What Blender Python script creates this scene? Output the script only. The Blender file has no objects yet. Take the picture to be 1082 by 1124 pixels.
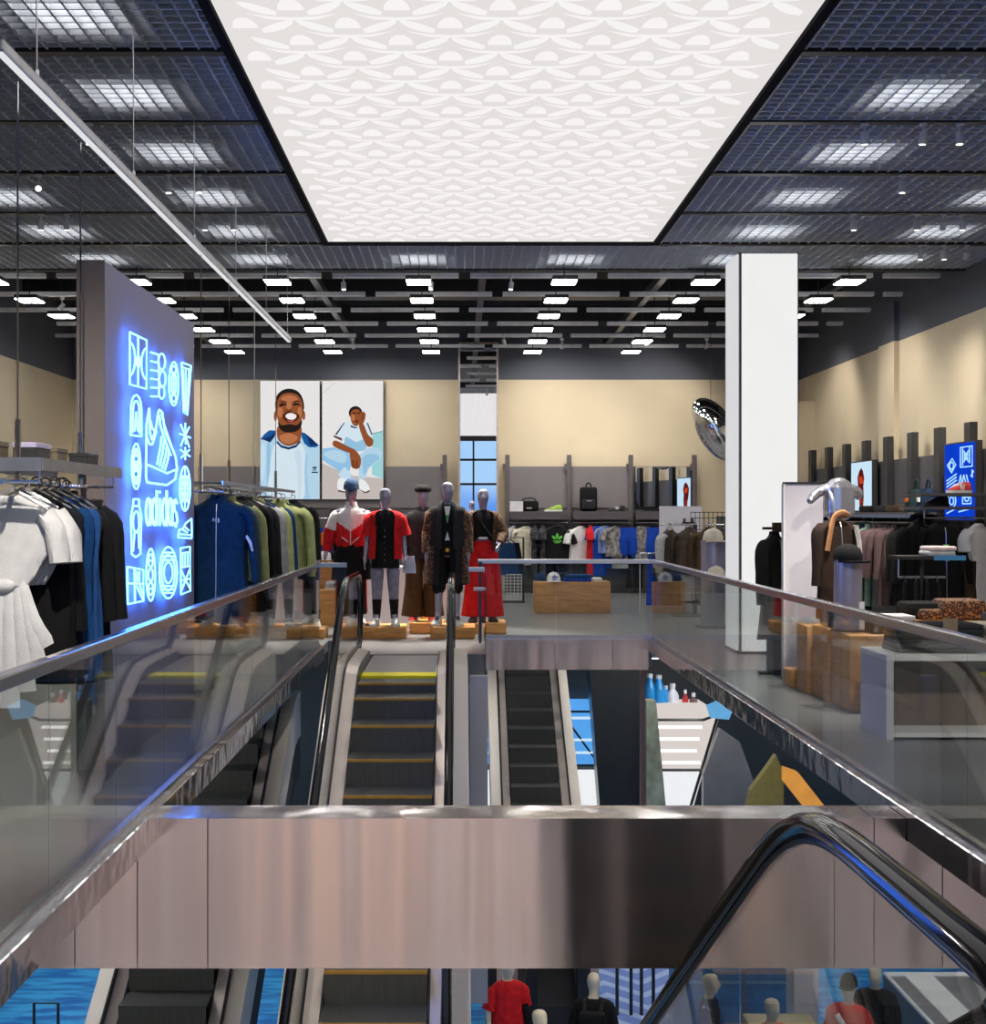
import bpy, bmesh, math, random
from mathutils import Vector, Matrix
random.seed(7)
S = bpy.context.scene
COL = S.collection
PI = math.pi
R = math.radians

# ---------------------------------------------------------------- camera, world, exposure
F, CX, CY, EYE = 1500.0, 505.0, 563.0, 1.6          # focal length in pixels, principal point, eye height
cam_data = bpy.data.cameras.new('camera')
cam_data.sensor_fit = 'HORIZONTAL'
cam_data.sensor_width = 36.0
cam_data.lens = 36.0 * F / 1082.0
cam_data.shift_x = (541.0 - CX) / 1082.0
cam_data.shift_y = (CY - 562.0) / 1082.0
cam_data.clip_start = 0.05
cam_data.clip_end = 200
cam = bpy.data.objects.new('camera', cam_data)
cam.location = (0, 0, EYE)
cam.rotation_euler = (R(90), 0, 0)
COL.objects.link(cam)
S.camera = cam

W = bpy.data.worlds.new('world')
S.world = W
W.use_nodes = True
nt = W.node_tree
bg = nt.nodes['Background']
tc = nt.nodes.new('ShaderNodeTexCoord')
nz = nt.nodes.new('ShaderNodeTexNoise')
nz.inputs['Scale'].default_value = 3.0
mp = nt.nodes.new('ShaderNodeMapping')
mp.inputs['Scale'].default_value = (1, 1, 5)
rp = nt.nodes.new('ShaderNodeValToRGB')
rp.color_ramp.elements[0].position = 0.42
rp.color_ramp.elements[0].color = (0.05, 0.24, 0.85, 1)
rp.color_ramp.elements[1].position = 0.62
rp.color_ramp.elements[1].color = (0.42, 0.68, 1.0, 1)
nt.links.new(tc.outputs['Generated'], mp.inputs['Vector'])
nt.links.new(mp.outputs['Vector'], nz.inputs['Vector'])
nt.links.new(nz.outputs['Fac'], rp.inputs['Fac'])
nt.links.new(rp.outputs['Color'], bg.inputs['Color'])
bg.inputs['Strength'].default_value = 1.0

S.view_settings.view_transform = 'Standard'
S.view_settings.look = 'None'
S.view_settings.exposure = 0.0
S.view_settings.gamma = 1.0
S.view_settings.use_curve_mapping = False
S.cycles.use_denoising = True
S.cycles.max_bounces = 10
S.cycles.diffuse_bounces = 3
S.cycles.glossy_bounces = 5
S.cycles.transmission_bounces = 6
S.cycles.transparent_max_bounces = 32
S.cycles.sample_clamp_indirect = 6.0
S.cycles.caustics_reflective = False
S.cycles.caustics_refractive = False
S.cycles.use_light_tree = True

# light levels, all in one place
L_CEILING = 0.98      # luminous fabric ceiling
L_PENDANT = 26.0      # small square lights at the back
L_GRID = 4.0         # lamps above the open grid
L_TUBE = .8
L_LOWER = 24.0       # fill lights added for the floor below
L_FRONT = 55.0       # the same, added to brighten its front wall for the beam
L_NEON = 17.0
L_WASH = 120.0        # wall washing track spots (W)
L_KEY = 1000.0         # spots on the mannequins (W)

# ---------------------------------------------------------------- materials
M = {}
def mat(name, col=(.5, .5, .5), rough=.6, metal=0.0, vary=.12, scale=8.0, bump=0.0, bscale=60.0, emit=0.0,
        emit_col=None, stretch=None, coat=0.0, spec=.5, alpha=None):
    if name in M:
        return M[name]
    m = bpy.data.materials.new(name)
    m.use_nodes = True
    t = m.node_tree
    b = t.nodes['Principled BSDF']
    b.inputs['Roughness'].default_value = rough
    b.inputs['Metallic'].default_value = metal
    b.inputs['Specular IOR Level'].default_value = spec
    b.inputs['Coat Weight'].default_value = coat
    co = t.nodes.new('ShaderNodeTexCoord')
    mpn = t.nodes.new('ShaderNodeMapping')
    if stretch:
        mpn.inputs['Scale'].default_value = stretch
    t.links.new(co.outputs['Object'], mpn.inputs['Vector'])
    n = t.nodes.new('ShaderNodeTexNoise')
    n.inputs['Scale'].default_value = scale
    n.inputs['Detail'].default_value = 4
    t.links.new(mpn.outputs['Vector'], n.inputs['Vector'])
    r = t.nodes.new('ShaderNodeValToRGB')
    lo = tuple(max(0, c * (1 - vary)) for c in col)
    hi = tuple(min(1, c * (1 + vary)) for c in col)
    r.color_ramp.elements[0].position = .3
    r.color_ramp.elements[1].position = .7
    r.color_ramp.elements[0].color = lo + (1,)
    r.color_ramp.elements[1].color = hi + (1,)
    t.links.new(n.outputs['Fac'], r.inputs['Fac'])
    t.links.new(r.outputs['Color'], b.inputs['Base Color'])
    if bump:
        n2 = t.nodes.new('ShaderNodeTexNoise')
        n2.inputs['Scale'].default_value = bscale
        n2.inputs['Detail'].default_value = 3
        t.links.new(mpn.outputs['Vector'], n2.inputs['Vector'])
        bp = t.nodes.new('ShaderNodeBump')
        bp.inputs['Strength'].default_value = bump
        bp.inputs['Distance'].default_value = .02
        t.links.new(n2.outputs['Fac'], bp.inputs['Height'])
        t.links.new(bp.outputs['Normal'], b.inputs['Normal'])
    if emit:
        b.inputs['Emission Strength'].default_value = emit
        b.inputs['Emission Color'].default_value = tuple(emit_col or col) + (1,)
    M[name] = m
    return m

def fabric(name, col, vary=.18):
    return mat('fabric_' + name, col, rough=.85, vary=vary, scale=14, bump=.25, bscale=120, spec=.2)

def glow(name, col, strength, vary=.03):
    if name in M:
        return M[name]
    m = bpy.data.materials.new(name)
    m.use_nodes = True
    t = m.node_tree
    t.nodes.remove(t.nodes['Principled BSDF'])
    e = t.nodes.new('ShaderNodeEmission')
    e.inputs['Strength'].default_value = strength
    co = t.nodes.new('ShaderNodeTexCoord')
    n = t.nodes.new('ShaderNodeTexNoise')
    n.inputs['Scale'].default_value = 3
    t.links.new(co.outputs['Object'], n.inputs['Vector'])
    mx = t.nodes.new('ShaderNodeMix')
    mx.data_type = 'RGBA'
    mx.inputs[6].default_value = tuple(c * (1 - vary) for c in col) + (1,)
    mx.inputs[7].default_value = tuple(min(1, c * (1 + vary)) for c in col) + (1,)
    t.links.new(n.outputs['Fac'], mx.inputs[0])
    t.links.new(mx.outputs[2], e.inputs['Color'])
    t.links.new(e.outputs['Emission'], t.nodes['Material Output'].inputs['Surface'])
    M[name] = m
    return m

def glass_mat(name, tint=(.93, .96, .95), ior=1.5, rough=0.0, boost=1.0):
    m = bpy.data.materials.new(name)
    m.use_nodes = True
    t = m.node_tree
    t.nodes.remove(t.nodes['Principled BSDF'])
    tr = t.nodes.new('ShaderNodeBsdfTransparent')
    tr.inputs['Color'].default_value = tint + (1,)
    gl = t.nodes.new('ShaderNodeBsdfGlossy')
    gl.inputs['Roughness'].default_value = rough
    fr = t.nodes.new('ShaderNodeFresnel')
    fr.inputs['IOR'].default_value = ior
    mu = t.nodes.new('ShaderNodeMath')
    mu.operation = 'MULTIPLY'
    mu.use_clamp = True
    mu.inputs[1].default_value = boost
    ge = t.nodes.new('ShaderNodeNewGeometry')     # both faces of the pane reflect alike
    io = t.nodes.new('ShaderNodeMix')
    io.inputs[2].default_value = ior
    io.inputs[3].default_value = 1 / ior
    t.links.new(ge.outputs['Backfacing'], io.inputs[0])
    t.links.new(io.outputs[0], fr.inputs['IOR'])
    t.links.new(fr.outputs[0], mu.inputs[0])
    mx = t.nodes.new('ShaderNodeMixShader')
    t.links.new(mu.outputs[0], mx.inputs[0])
    t.links.new(tr.outputs[0], mx.inputs[1])
    t.links.new(gl.outputs[0], mx.inputs[2])
    t.links.new(mx.outputs[0], t.nodes['Material Output'].inputs['Surface'])
    M[name] = m
    return m

def steel_mat(name, col, rough, wave, scale, aniso=.0, fine=.03):
    """brushed stainless sheet: slow ripples across X, almost none along Z"""
    m = bpy.data.materials.new(name)
    m.use_nodes = True
    t = m.node_tree
    b = t.nodes['Principled BSDF']
    b.inputs['Metallic'].default_value = 1
    b.inputs['Roughness'].default_value = rough
    b.inputs['Base Color'].default_value = col + (1,)
    b.inputs['Anisotropic'].default_value = aniso
    co = t.nodes.new('ShaderNodeTexCoord')
    mpn = t.nodes.new('ShaderNodeMapping')
    mpn.inputs['Scale'].default_value = scale
    t.links.new(co.outputs['Object'], mpn.inputs['Vector'])
    n = t.nodes.new('ShaderNodeTexNoise')
    n.inputs['Scale'].default_value = 1.0
    n.inputs['Detail'].default_value = 1.5
    t.links.new(mpn.outputs['Vector'], n.inputs['Vector'])
    bp = t.nodes.new('ShaderNodeBump')
    bp.inputs['Strength'].default_value = wave
    bp.inputs['Distance'].default_value = .1
    t.links.new(n.outputs['Fac'], bp.inputs['Height'])
    n3 = t.nodes.new('ShaderNodeTexNoise')
    n3.inputs['Scale'].default_value = 40
    mp3 = t.nodes.new('ShaderNodeMapping')
    mp3.inputs['Scale'].default_value = (scale[0] * .5, scale[1] * .5, 12)
    t.links.new(co.outputs['Object'], mp3.inputs['Vector'])
    t.links.new(mp3.outputs['Vector'], n3.inputs['Vector'])
    mr = t.nodes.new('ShaderNodeMapRange')
    mr.inputs['To Min'].default_value = max(.02, rough - fine)
    mr.inputs['To Max'].default_value = rough + fine
    t.links.new(n3.outputs['Fac'], mr.inputs['Value'])
    t.links.new(mr.outputs['Result'], b.inputs['Roughness'])
    t.links.new(bp.outputs['Normal'], b.inputs['Normal'])
    M[name] = m
    return m

# ---------------------------------------------------------------- geometry helpers
class MB:
    """collects shapes and links them as ONE mesh object"""
    def __init__(s):
        s.b = bmesh.new()
        s.mi = 0
    def _f(s, vs):
        try:
            f = s.b.faces.new(vs)
            f.material_index = s.mi
            return f
        except ValueError:
            return None
    def box(s, x0, x1, y0, y1, z0, z1, bev=0.0, seg=2):
        if bev <= 0:
            v = [s.b.verts.new((x, y, z)) for z in (z0, z1) for y in (y0, y1) for x in (x0, x1)]
            for q in ((0, 2, 3, 1), (4, 5, 7, 6), (0, 1, 5, 4), (2, 6, 7, 3), (0, 4, 6, 2), (1, 3, 7, 5)):
                s._f([v[i] for i in q])
            return s
        t = bmesh.new()
        bmesh.ops.create_cube(t, size=1)
        for v in t.verts:
            v.co = Vector((x0 + (v.co.x + .5) * (x1 - x0), y0 + (v.co.y + .5) * (y1 - y0), z0 + (v.co.z + .5) * (z1 - z0)))
        bmesh.ops.bevel(t, geom=list(t.edges), offset=bev, segments=seg, profile=.6, affect='EDGES')
        return s.add(t)
    def add(s, t, mtx=None):
        vm = {}
        for v in t.verts:
            vm[v] = s.b.verts.new(mtx @ v.co if mtx else v.co)
        for f in t.faces:
            s._f([vm[v] for v in f.verts])
        t.free()
        return s
    def poly(s, pts):
        s._f([s.b.verts.new(p) for p in pts])
        return s
    def prism(s, pts2, a, b_, axis='y'):
        """outline in two axes pushed along the third from a to b"""
        def mk(p, t):
            return {'y': (p[0], t, p[1]), 'x': (t, p[0], p[1]), 'z': (p[0], p[1], t)}[axis]
        lo = [s.b.verts.new(mk(p, a)) for p in pts2]
        hi = [s.b.verts.new(mk(p, b_)) for p in pts2]
        n = len(pts2)
        s._f(lo[::-1]); s._f(hi)
        for i in range(n):
            s._f([lo[i], lo[(i + 1) % n], hi[(i + 1) % n], hi[i]])
        return s
    def rings(s, rs, cap=True, closed=True):
        vr = [[s.b.verts.new(p) for p in r] for r in rs]
        n = len(vr[0])
        for a, b in zip(vr, vr[1:]):
            for i in range(n if closed else n - 1):
                s._f([a[i], a[(i + 1) % n], b[(i + 1) % n], b[i]])
        if cap and closed:
            s._f(vr[0][::-1]); s._f(vr[-1])
        return s
    def tube(s, pts, r, n=8, ry=None, cap=True, fold=0, fk=5, ph=0.0):
        """round or oval tube along a polyline, r may be a list"""
        pts = [Vector(p) for p in pts]
        k = len(pts)
        rr = r if isinstance(r, (list, tuple)) else [r] * k
        ryy = ry if isinstance(ry, (list, tuple)) else ([ry] * k if ry else rr)
        t0 = (pts[1] - pts[0]).normalized()
        up = Vector((0, 0, 1)) if abs(t0.z) < .9 else Vector((0, -1, 0))
        u = (up - t0 * up.dot(t0)).normalized()
        out = []
        for i, p in enumerate(pts):
            t = (pts[min(i + 1, k - 1)] - pts[max(i - 1, 0)]).normalized()
            u = (u - t * u.dot(t)).normalized()
            w = t.cross(u)
            ring = []
            for j in range(n):
                a = 2 * PI * j / n
                f = 1 + fold * math.sin(fk * a + ph + i * .9) if fold else 1
                ring.append(p + w * (math.cos(a) * rr[i] * f) + u * (math.sin(a) * ryy[i] * f))
            out.append(ring)
        return s.rings(out, cap)
    def loft(s, rows, n=24, fold=0.0, fk=7, ph=0.0, gap=0.0, thick=.012, sq=1.0):
        """stacked ovals (z, rx, ry, cx, cy); gap = half angle left open at the front (-Y)"""
        rs, inn = [], []
        for i, row in enumerate(rows):
            z, rx, ry = row[:3]
            cx = row[3] if len(row) > 3 else 0
            cy = row[4] if len(row) > 4 else 0
            fo = fold * i / max(1, len(rows) - 1)
            ring, ring2 = [], []
            for j in range(n + (1 if gap else 0)):
                a = (-PI / 2 + gap + (2 * PI - 2 * gap) * j / n) if gap else 2 * PI * j / n
                c, d = math.cos(a), math.sin(a)
                c = math.copysign(abs(c) ** sq, c); d = math.copysign(abs(d) ** sq, d)
                f = 1 + fo * math.sin(fk * a + ph + .5 * i)
                ring.append(Vector((cx + c * rx * f, cy + d * ry * f, z)))
                ring2.append(Vector((cx + c * (rx * f - thick), cy + d * (ry * f - thick), z)))
            rs.append(ring); inn.append(ring2)
        if not gap:
            return s.rings(rs, True)
        full = [a + b[::-1] for a, b in zip(rs, inn)]
        return s.rings(full, True)
    def sphere(s, c, rx, ry=None, rz=None, u=16, v=10, mtx=None):
        ry = ry or rx; rz = rz or rx
        t = bmesh.new()
        bmesh.ops.create_uvsphere(t, u_segments=u, v_segments=v, radius=1)
        mm = Matrix.Translation(Vector(c)) @ (mtx or Matrix()) @ Matrix.Diagonal((rx, ry, rz, 1))
        return s.add(t, mm)
    def cyl(s, x, y, z0, z1, r, r2=None, n=16):
        r2 = r if r2 is None else r2
        return s.rings([[Vector((x + math.cos(2 * PI * j / n) * q, y + math.sin(2 * PI * j / n) * q, z)) for j in range(n)]
                        for z, q in ((z0, r), (z1, r2))])
    def sweep(s, path, sec):
        """section [(x, dz)] carried along a (y, z) path, uprights stay upright"""
        return s.rings([[Vector((x, y, z + d)) for x, d in sec] for y, z in path])
    def mesh(s, name, mats, smooth=False, angle=40):
        bmesh.ops.recalc_face_normals(s.b, faces=s.b.faces)
        me = bpy.data.meshes.new(name)
        s.b.to_mesh(me)
        s.b.free()
        for m in (mats if isinstance(mats, (list, tuple)) else [mats]):
            me.materials.append(m)
        if smooth:
            for p in me.polygons:
                p.use_smooth = True
            try:
                me.set_sharp_from_angle(angle=R(angle))
            except Exception:
                pass
        return me
    def build(s, name, mats, parent=None, smooth=False, loc=None, angle=40):
        o = bpy.data.objects.new(name, s.mesh(name, mats, smooth, angle))
        COL.objects.link(o)
        if parent:
            o.parent = parent
        if loc:
            o.location = loc
        return o

def tag(o, label, cat, group=None, kind=None):
    o['label'] = label
    o['category'] = cat
    if group:
        o['group'] = group
    if kind:
        o['kind'] = kind
    return o

def thing(name, label, cat, loc=(0, 0, 0), rz=0.0, group=None):
    o = bpy.data.objects.new(name, None)
    o.empty_display_size = .1
    COL.objects.link(o)
    o.location = loc
    o.rotation_euler = (0, 0, rz)
    return tag(o, label, cat, group)

def struct(name, mb, m, label=None, cat=None, smooth=False):
    o = mb.build(name, m, smooth=smooth)
    o['kind'] = 'structure'
    if label:
        o['label'] = label
        o['category'] = cat
    return o

def at(px, py, Y):
    """the point at depth Y seen at a photo pixel (measured survey of the photograph)"""
    return Vector(((px - CX) * Y / F, Y, EYE - (py - CY) * Y / F))

def dup(root, loc, rz=None, label=None, group=None):
    r = root.copy(); COL.objects.link(r); r.location = loc
    if rz is not None:
        r.rotation_euler = (0, 0, rz)
    if label:
        r['label'] = label
    if group:
        r['group'] = group
    for ch in root.children:
        c = ch.copy(); COL.objects.link(c); c.parent = r
        for g in ch.children:
            d = g.copy(); COL.objects.link(d); d.parent = c
    return r

def spline(pts, k=4, closed=False):
    pts = [Vector(p) for p in pts]
    n = len(pts)
    out = []
    rng = range(n) if closed else range(n - 1)
    for i in rng:
        p0 = pts[(i - 1) % n] if closed or i > 0 else pts[i]
        p1, p2 = pts[i], pts[(i + 1) % n]
        p3 = pts[(i + 2) % n] if closed or i + 2 < n else p2
        for j in range(k):
            t = j / k
            out.append(.5 * ((2 * p1) + (p2 - p0) * t + (2 * p0 - 5 * p1 + 4 * p2 - p3) * t * t + (3 * p1 - p0 - 3 * p2 + p3) * t ** 3))
    if not closed:
        out.append(pts[-1])
    return out

ORD = ['first', 'second', 'third', 'fourth', 'fifth', 'sixth', 'seventh', 'eighth', 'ninth', 'tenth', 'eleventh', 'twelfth',
       'thirteenth', 'fourteenth', 'fifteenth', 'sixteenth']

# common materials
GLASS = glass_mat('clear_glass')
STEEL = steel_mat('brushed_steel', (.68, .63, .62), .20, .36, (2.2, 2.2, .12))
STEEL_RAIL = steel_mat('satin_steel', (.70, .70, .72), .22, .02, (3, .4, 3))
STEEL_EDGE = steel_mat('polished_steel', (.62, .62, .64), .12, .10, (5, 5, 5))
BEIGE = mat('beige_wall', (.66, .56, .40), .75, vary=.04, scale=1.5, bump=.05)
GREYWALL = mat('slate_wall_paint', (.105, .115, .145), .8, vary=.06, scale=1.2)
CONCRETE = mat('grey_floor', (.205, .205, .215), .30, vary=.10, scale=1.3, bump=.02, bscale=30)
DARK = mat('dark_slab', (.025, .026, .03), .9, vary=.2, scale=1)
BLACK = mat('black_metal', (.018, .018, .02), .4, vary=.2)
GRAPHITE = mat('graphite_panel', (.10, .092, .098), .6, vary=.06, scale=2)
TAUPE = mat('taupe_panel', (.20, .18, .19), .6, vary=.05, scale=2)
BLADE = mat('grid_blade_grey', (.60, .63, .68), .5, vary=.08)
WHITE = mat('white_lacquer', (.80, .79, .80), .4, vary=.03)
LILAC = mat('pale_lilac_panel', (.66, .64, .70), .5, vary=.03)
CREAM = mat('cream_cladding', (.62, .56, .49), .45, vary=.05, scale=3)
WOOD = mat('orange_wood', (.66, .31, .085), .45, vary=.28, scale=4, stretch=(1.2, 1.2, 9), bump=.04)
WOOD2 = mat('brown_wood', (.56, .28, .11), .5, vary=.25, scale=4, stretch=(1.2, 1.2, 9), bump=.04)
CHROME = mat('chrome', (.85, .85, .87), .05, metal=1, vary=.02)
DULLCHROME = mat('dull_chrome', (.62, .62, .65), .25, metal=1, vary=.05)
RUBBER = mat('black_rubber', (.008, .008, .009), .10, vary=.1, spec=.22)
YELLOW = mat('yellow_line', (1.0, .86, .005), .5, vary=.05, emit=.0)
MATTE = mat('matte_black', (.012, .012, .014), .9, vary=.1, spec=.1)
MIRROR = mat('mirror', (.93, .94, .96), .0, metal=1, vary=.0)
# ---------------------------------------------------------------- the room shell
XL, XR, YB, YF = -7.8, 6.84, 27.5, -7.5
ZC = 4.9                                            # open grid ceiling
VL, VR, VB = -1.65, 2.40, 17.1                      # void in the floor: two sides and far edge
ZLOW = -5.6

mb = MB()
mb.box(XL, VL, YF, YB, -.12, 0)
mb.box(VR, XR, YF, YB, -.12, 0)
mb.box(VL, VR, VB, YB, -.33, 0)
mb.box(-1.29, .27, 15.45, VB, -.33, 0)
mb.box(VL, VR, YF, 1.0, -.3, 0)
struct('floor', mb, CONCRETE, 'grey polished floor of the upper shop level', 'floor')

mb = MB()
mb.box(XL, XR, YB, YB + .2, 0, 4.28)
mb.mi = 1
mb.box(XL, XR, YB, YB + .2, 4.28, 6.1)
struct('wall_back', mb, [BEIGE, GREYWALL], 'beige back wall with slate grey band on top', 'wall')
mb = MB()
mb.box(XL - .2, XL, YF, YB, -.3, 4.28)
mb.mi = 1
mb.box(XL - .2, XL, YF, YB, 4.28, 6.1)
struct('wall_left', mb, [BEIGE, GREYWALL], 'beige side wall behind the neon sign with slate grey band', 'wall')
mb = MB()
mb.box(XR, XR + .2, YF, YB, -.3, 4.28)
mb.box(XR - .08, XR, 21.3, 22.1, 0, 4.28)
mb.box(XR - .9, XR, 26.3, 26.6, 0, 3.75)
mb.mi = 1
mb.box(XR, XR + .2, YF, YB, 4.28, 6.1)
mb.box(XR - .08, XR, 21.3, 22.1, 4.28, 4.9)
struct('wall_right', mb, [BEIGE, GREYWALL], 'beige side wall above the clothes fixtures with slate grey band', 'wall')

# street front behind the camera: pillars and glazing bars, the sky shows between them
mb = MB()
PILLAR = mat('street_pillar', (.62, .47, .40), .6, vary=.08, scale=1)
for x in (-7.6, -4.4, -1.1, 2.3, 5.0, 6.7):
    mb.box(x - .28, x + .28, YF, YF + .35, ZLOW, 6.1)
mb.box(XL, XR, YF, YF + .3, 4.85, 6.1)
mb.box(XL, XR, YF, YF + .3, ZLOW, .15)
mb.mi = 1
for z in (1.5, 2.9, 4.0):
    mb.box(XL, XR, YF + .1, YF + .2, z - .05, z + .05)
for x in (-6, -2.8, .6, 3.7):
    mb.box(x - .04, x + .04, YF + .1, YF + .2, ZLOW, 4.9)
struct('wall_front', mb, [PILLAR, BLACK], 'street front of pillars and glazing bars', 'wall')

mb = MB()
mb.box(XL, XR, YF, YB, 6.0, 6.2)
struct('ceiling', mb, DARK, 'dark slab above the open ceiling', 'ceiling')

# luminous printed ceiling over the void
mb = MB()
LX0, LX1, LY0, LY1 = VL + .03, VR - .03, -4.6, 16.78
mb.box(LX0, LX1, LY0, LY1, 4.93, 4.97)
mb.mi = 1
row = 0
y = LY0 + .2
def leaf(cx, cy, pts):
    q = [(cx + a, cy + b) for a, b in pts]
    if all(LX0 + .02 < p[0] < LX1 - .02 and LY0 < p[1] < LY1 - .02 for p in q):
        mb.poly([(p[0], p[1], 4.928) for p in q])
dome = [(.088 * math.cos(PI * k / 10), -.21 * math.sin(PI * k / 10) + .05) for k in range(11)]
wing = [(.10, .07), (.16, .0), (.24, -.07), (.31, -.105), (.345, -.11), (.325, -.03), (.26, .06), (.18, .12), (.11, .14)]
band = [(-.31, .10), (-.15, .165), (0, .18), (.15, .165), (.31, .10), (.16, .215), (0, .235), (-.16, .215)]
while y < LY1:
    x = LX0 - .2 + (.35 if row % 2 else 0)
    while x < LX1 + .3:
        leaf(x, y, dome); leaf(x, y, wing); leaf(x, y, [(-a, b) for a, b in wing[::-1]]); leaf(x, y, band)
        x += .70
    y += .335
    row += 1
o = struct('ceiling_1', mb, [glow('luminous_fabric', (.80, .765, .75), L_CEILING), glow('luminous_print', (.95, .925, .92), L_CEILING)],
           'luminous white printed fabric ceiling over the void', 'ceiling')
# dark frame round it
mb = MB()
for a in ((LX0 - .07, LX0, LY0, LY1 + .05), (LX1, LX1 + .07, LY0, LY1 + .05), (LX0, LX1, LY1, LY1 + .05)):
    mb.box(a[0], a[1], a[2], a[3], ZC - .01, 5.0)
struct('trim_1', mb, MATTE, 'black frame round the luminous ceiling', 'trim')

# open cell grid: blades both ways, dark carriers every module
mb = MB()
YG = 18.54
def blade_x(y, h=.05, t=.015, z=ZC):
    if LY0 < y < LY1 + .07:
        mb.box(XL, LX0 - .07, y - t / 2, y + t / 2, z, z + h)
        mb.box(LX1 + .07, XR, y - t / 2, y + t / 2, z, z + h)
    else:
        mb.box(XL, XR, y - t / 2, y + t / 2, z, z + h)
y = 2.0
while y < YG:
    blade_x(y)
    y += .12
x = XL + .06
while x < XR:
    y1 = YG
    if LX0 - .07 < x < LX1 + .07:
        mb.box(x - .0075, x + .0075, LY1 + .07, YG, ZC, ZC + .05)
    else:
        mb.box(x - .0075, x + .0075, 2.0, YG, ZC, ZC + .05)
    x += .12
struct('ceiling_2', mb, BLADE, 'grey open grid ceiling beside the luminous panel', 'ceiling')
mb = MB()
for k in range(-4, 6):
    blade_x(9.78 + 1.75 * k, .06, .09, ZC - .015)
mb.box(XL, XR, YG - .03, YG + .03, ZC - .02, ZC + .12)
struct('trim_2', mb, BLACK, 'dark carrier bars crossing the grid ceiling', 'trim')

# pale light tracks crossing the open ceiling at the back, in broken runs
mb = MB()
TRACK = mat('pale_track', (.78, .79, .82), .4, vary=.1)
for k in range(7):
    yy = 18.95 + 1.6 * k
    if yy > 27.3:
        break
    xs = XL + .3 + (k % 2) * .5
    while xs < XR - .3:
        xe = min(xs + 1.75, XR - .2)
        mb.box(xs, xe, yy - .05, yy + .05, 4.86, 4.92)
        xs = xe + .16
struct('trim_3', mb, TRACK, 'pale cable trays in the open ceiling', 'trim')
mb = MB()
for x0 in (.32, -2.1, 2.9, -4.9, 5.6):
    mb.box(x0 - .05, x0 + .05, 18.6, 27.3, 4.93, 5.05)
for yy in (20.3, 23.6, 26.6):
    mb.box(XL + .3, XR - .3, yy - .2, yy + .2, 5.3, 5.6)
struct('trim_4', mb, BLACK, 'black ducts and rails in the open ceiling', 'trim')

# edges of the void
mb = MB()
mb.box(VL - .06, VL + .05, 1.0, 16.15, -.13, .035, .006, 1)
struct('trim_5', mb, STEEL_EDGE, 'polished steel floor edge under the long glass balustrade beside the neon sign', 'trim')
mb = MB()
mb.box(VR - .05, VR + .06, 1.0, VB + .05, -.13, .035, .006, 1)
struct('trim_6', mb, STEEL_EDGE, 'polished steel floor edge under the long glass balustrade beside the white column', 'trim')
mb = MB()
for a, b in ((.28, 1.18), (1.186, 1.9), (1.906, VR - .05)):
    mb.box(a, b, VB - .03, VB + .06, -.36, .02)
struct('trim_7', mb, STEEL, 'steel fascia at the far edge of the void', 'trim')
# beam crossing the void
mb = MB()
js = (-3.4, -2.03, -1.70, -1.605, -1.33, 1.97, 2.18, 2.345, 2.54, 4.0)
for a, b in zip(js, js[1:]):
    mb.box(a + (.003 if a not in (-1.605, 2.345) else 0), b - (.003 if b not in (-1.605, 2.345) else 0), 7.2, 7.52, -.80, -.01 if a >= -1.61 and b <= 2.35 else -.13)
struct('trim_8', mb, STEEL, 'broad brushed steel beam crossing the void', 'beam')
mb = MB()
mb.box(.095, .27, 13.38, 13.5, -3.2, -.0)
mb.box(.10, .265, 13.5, 17.05, -3.2, -.34)
struct('trim_9', mb, mat('blue_grey_metal', (.50, .52, .60), .35, metal=.6, vary=.04), 'blue grey steel end panel beside the escalator', 'trim')

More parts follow.
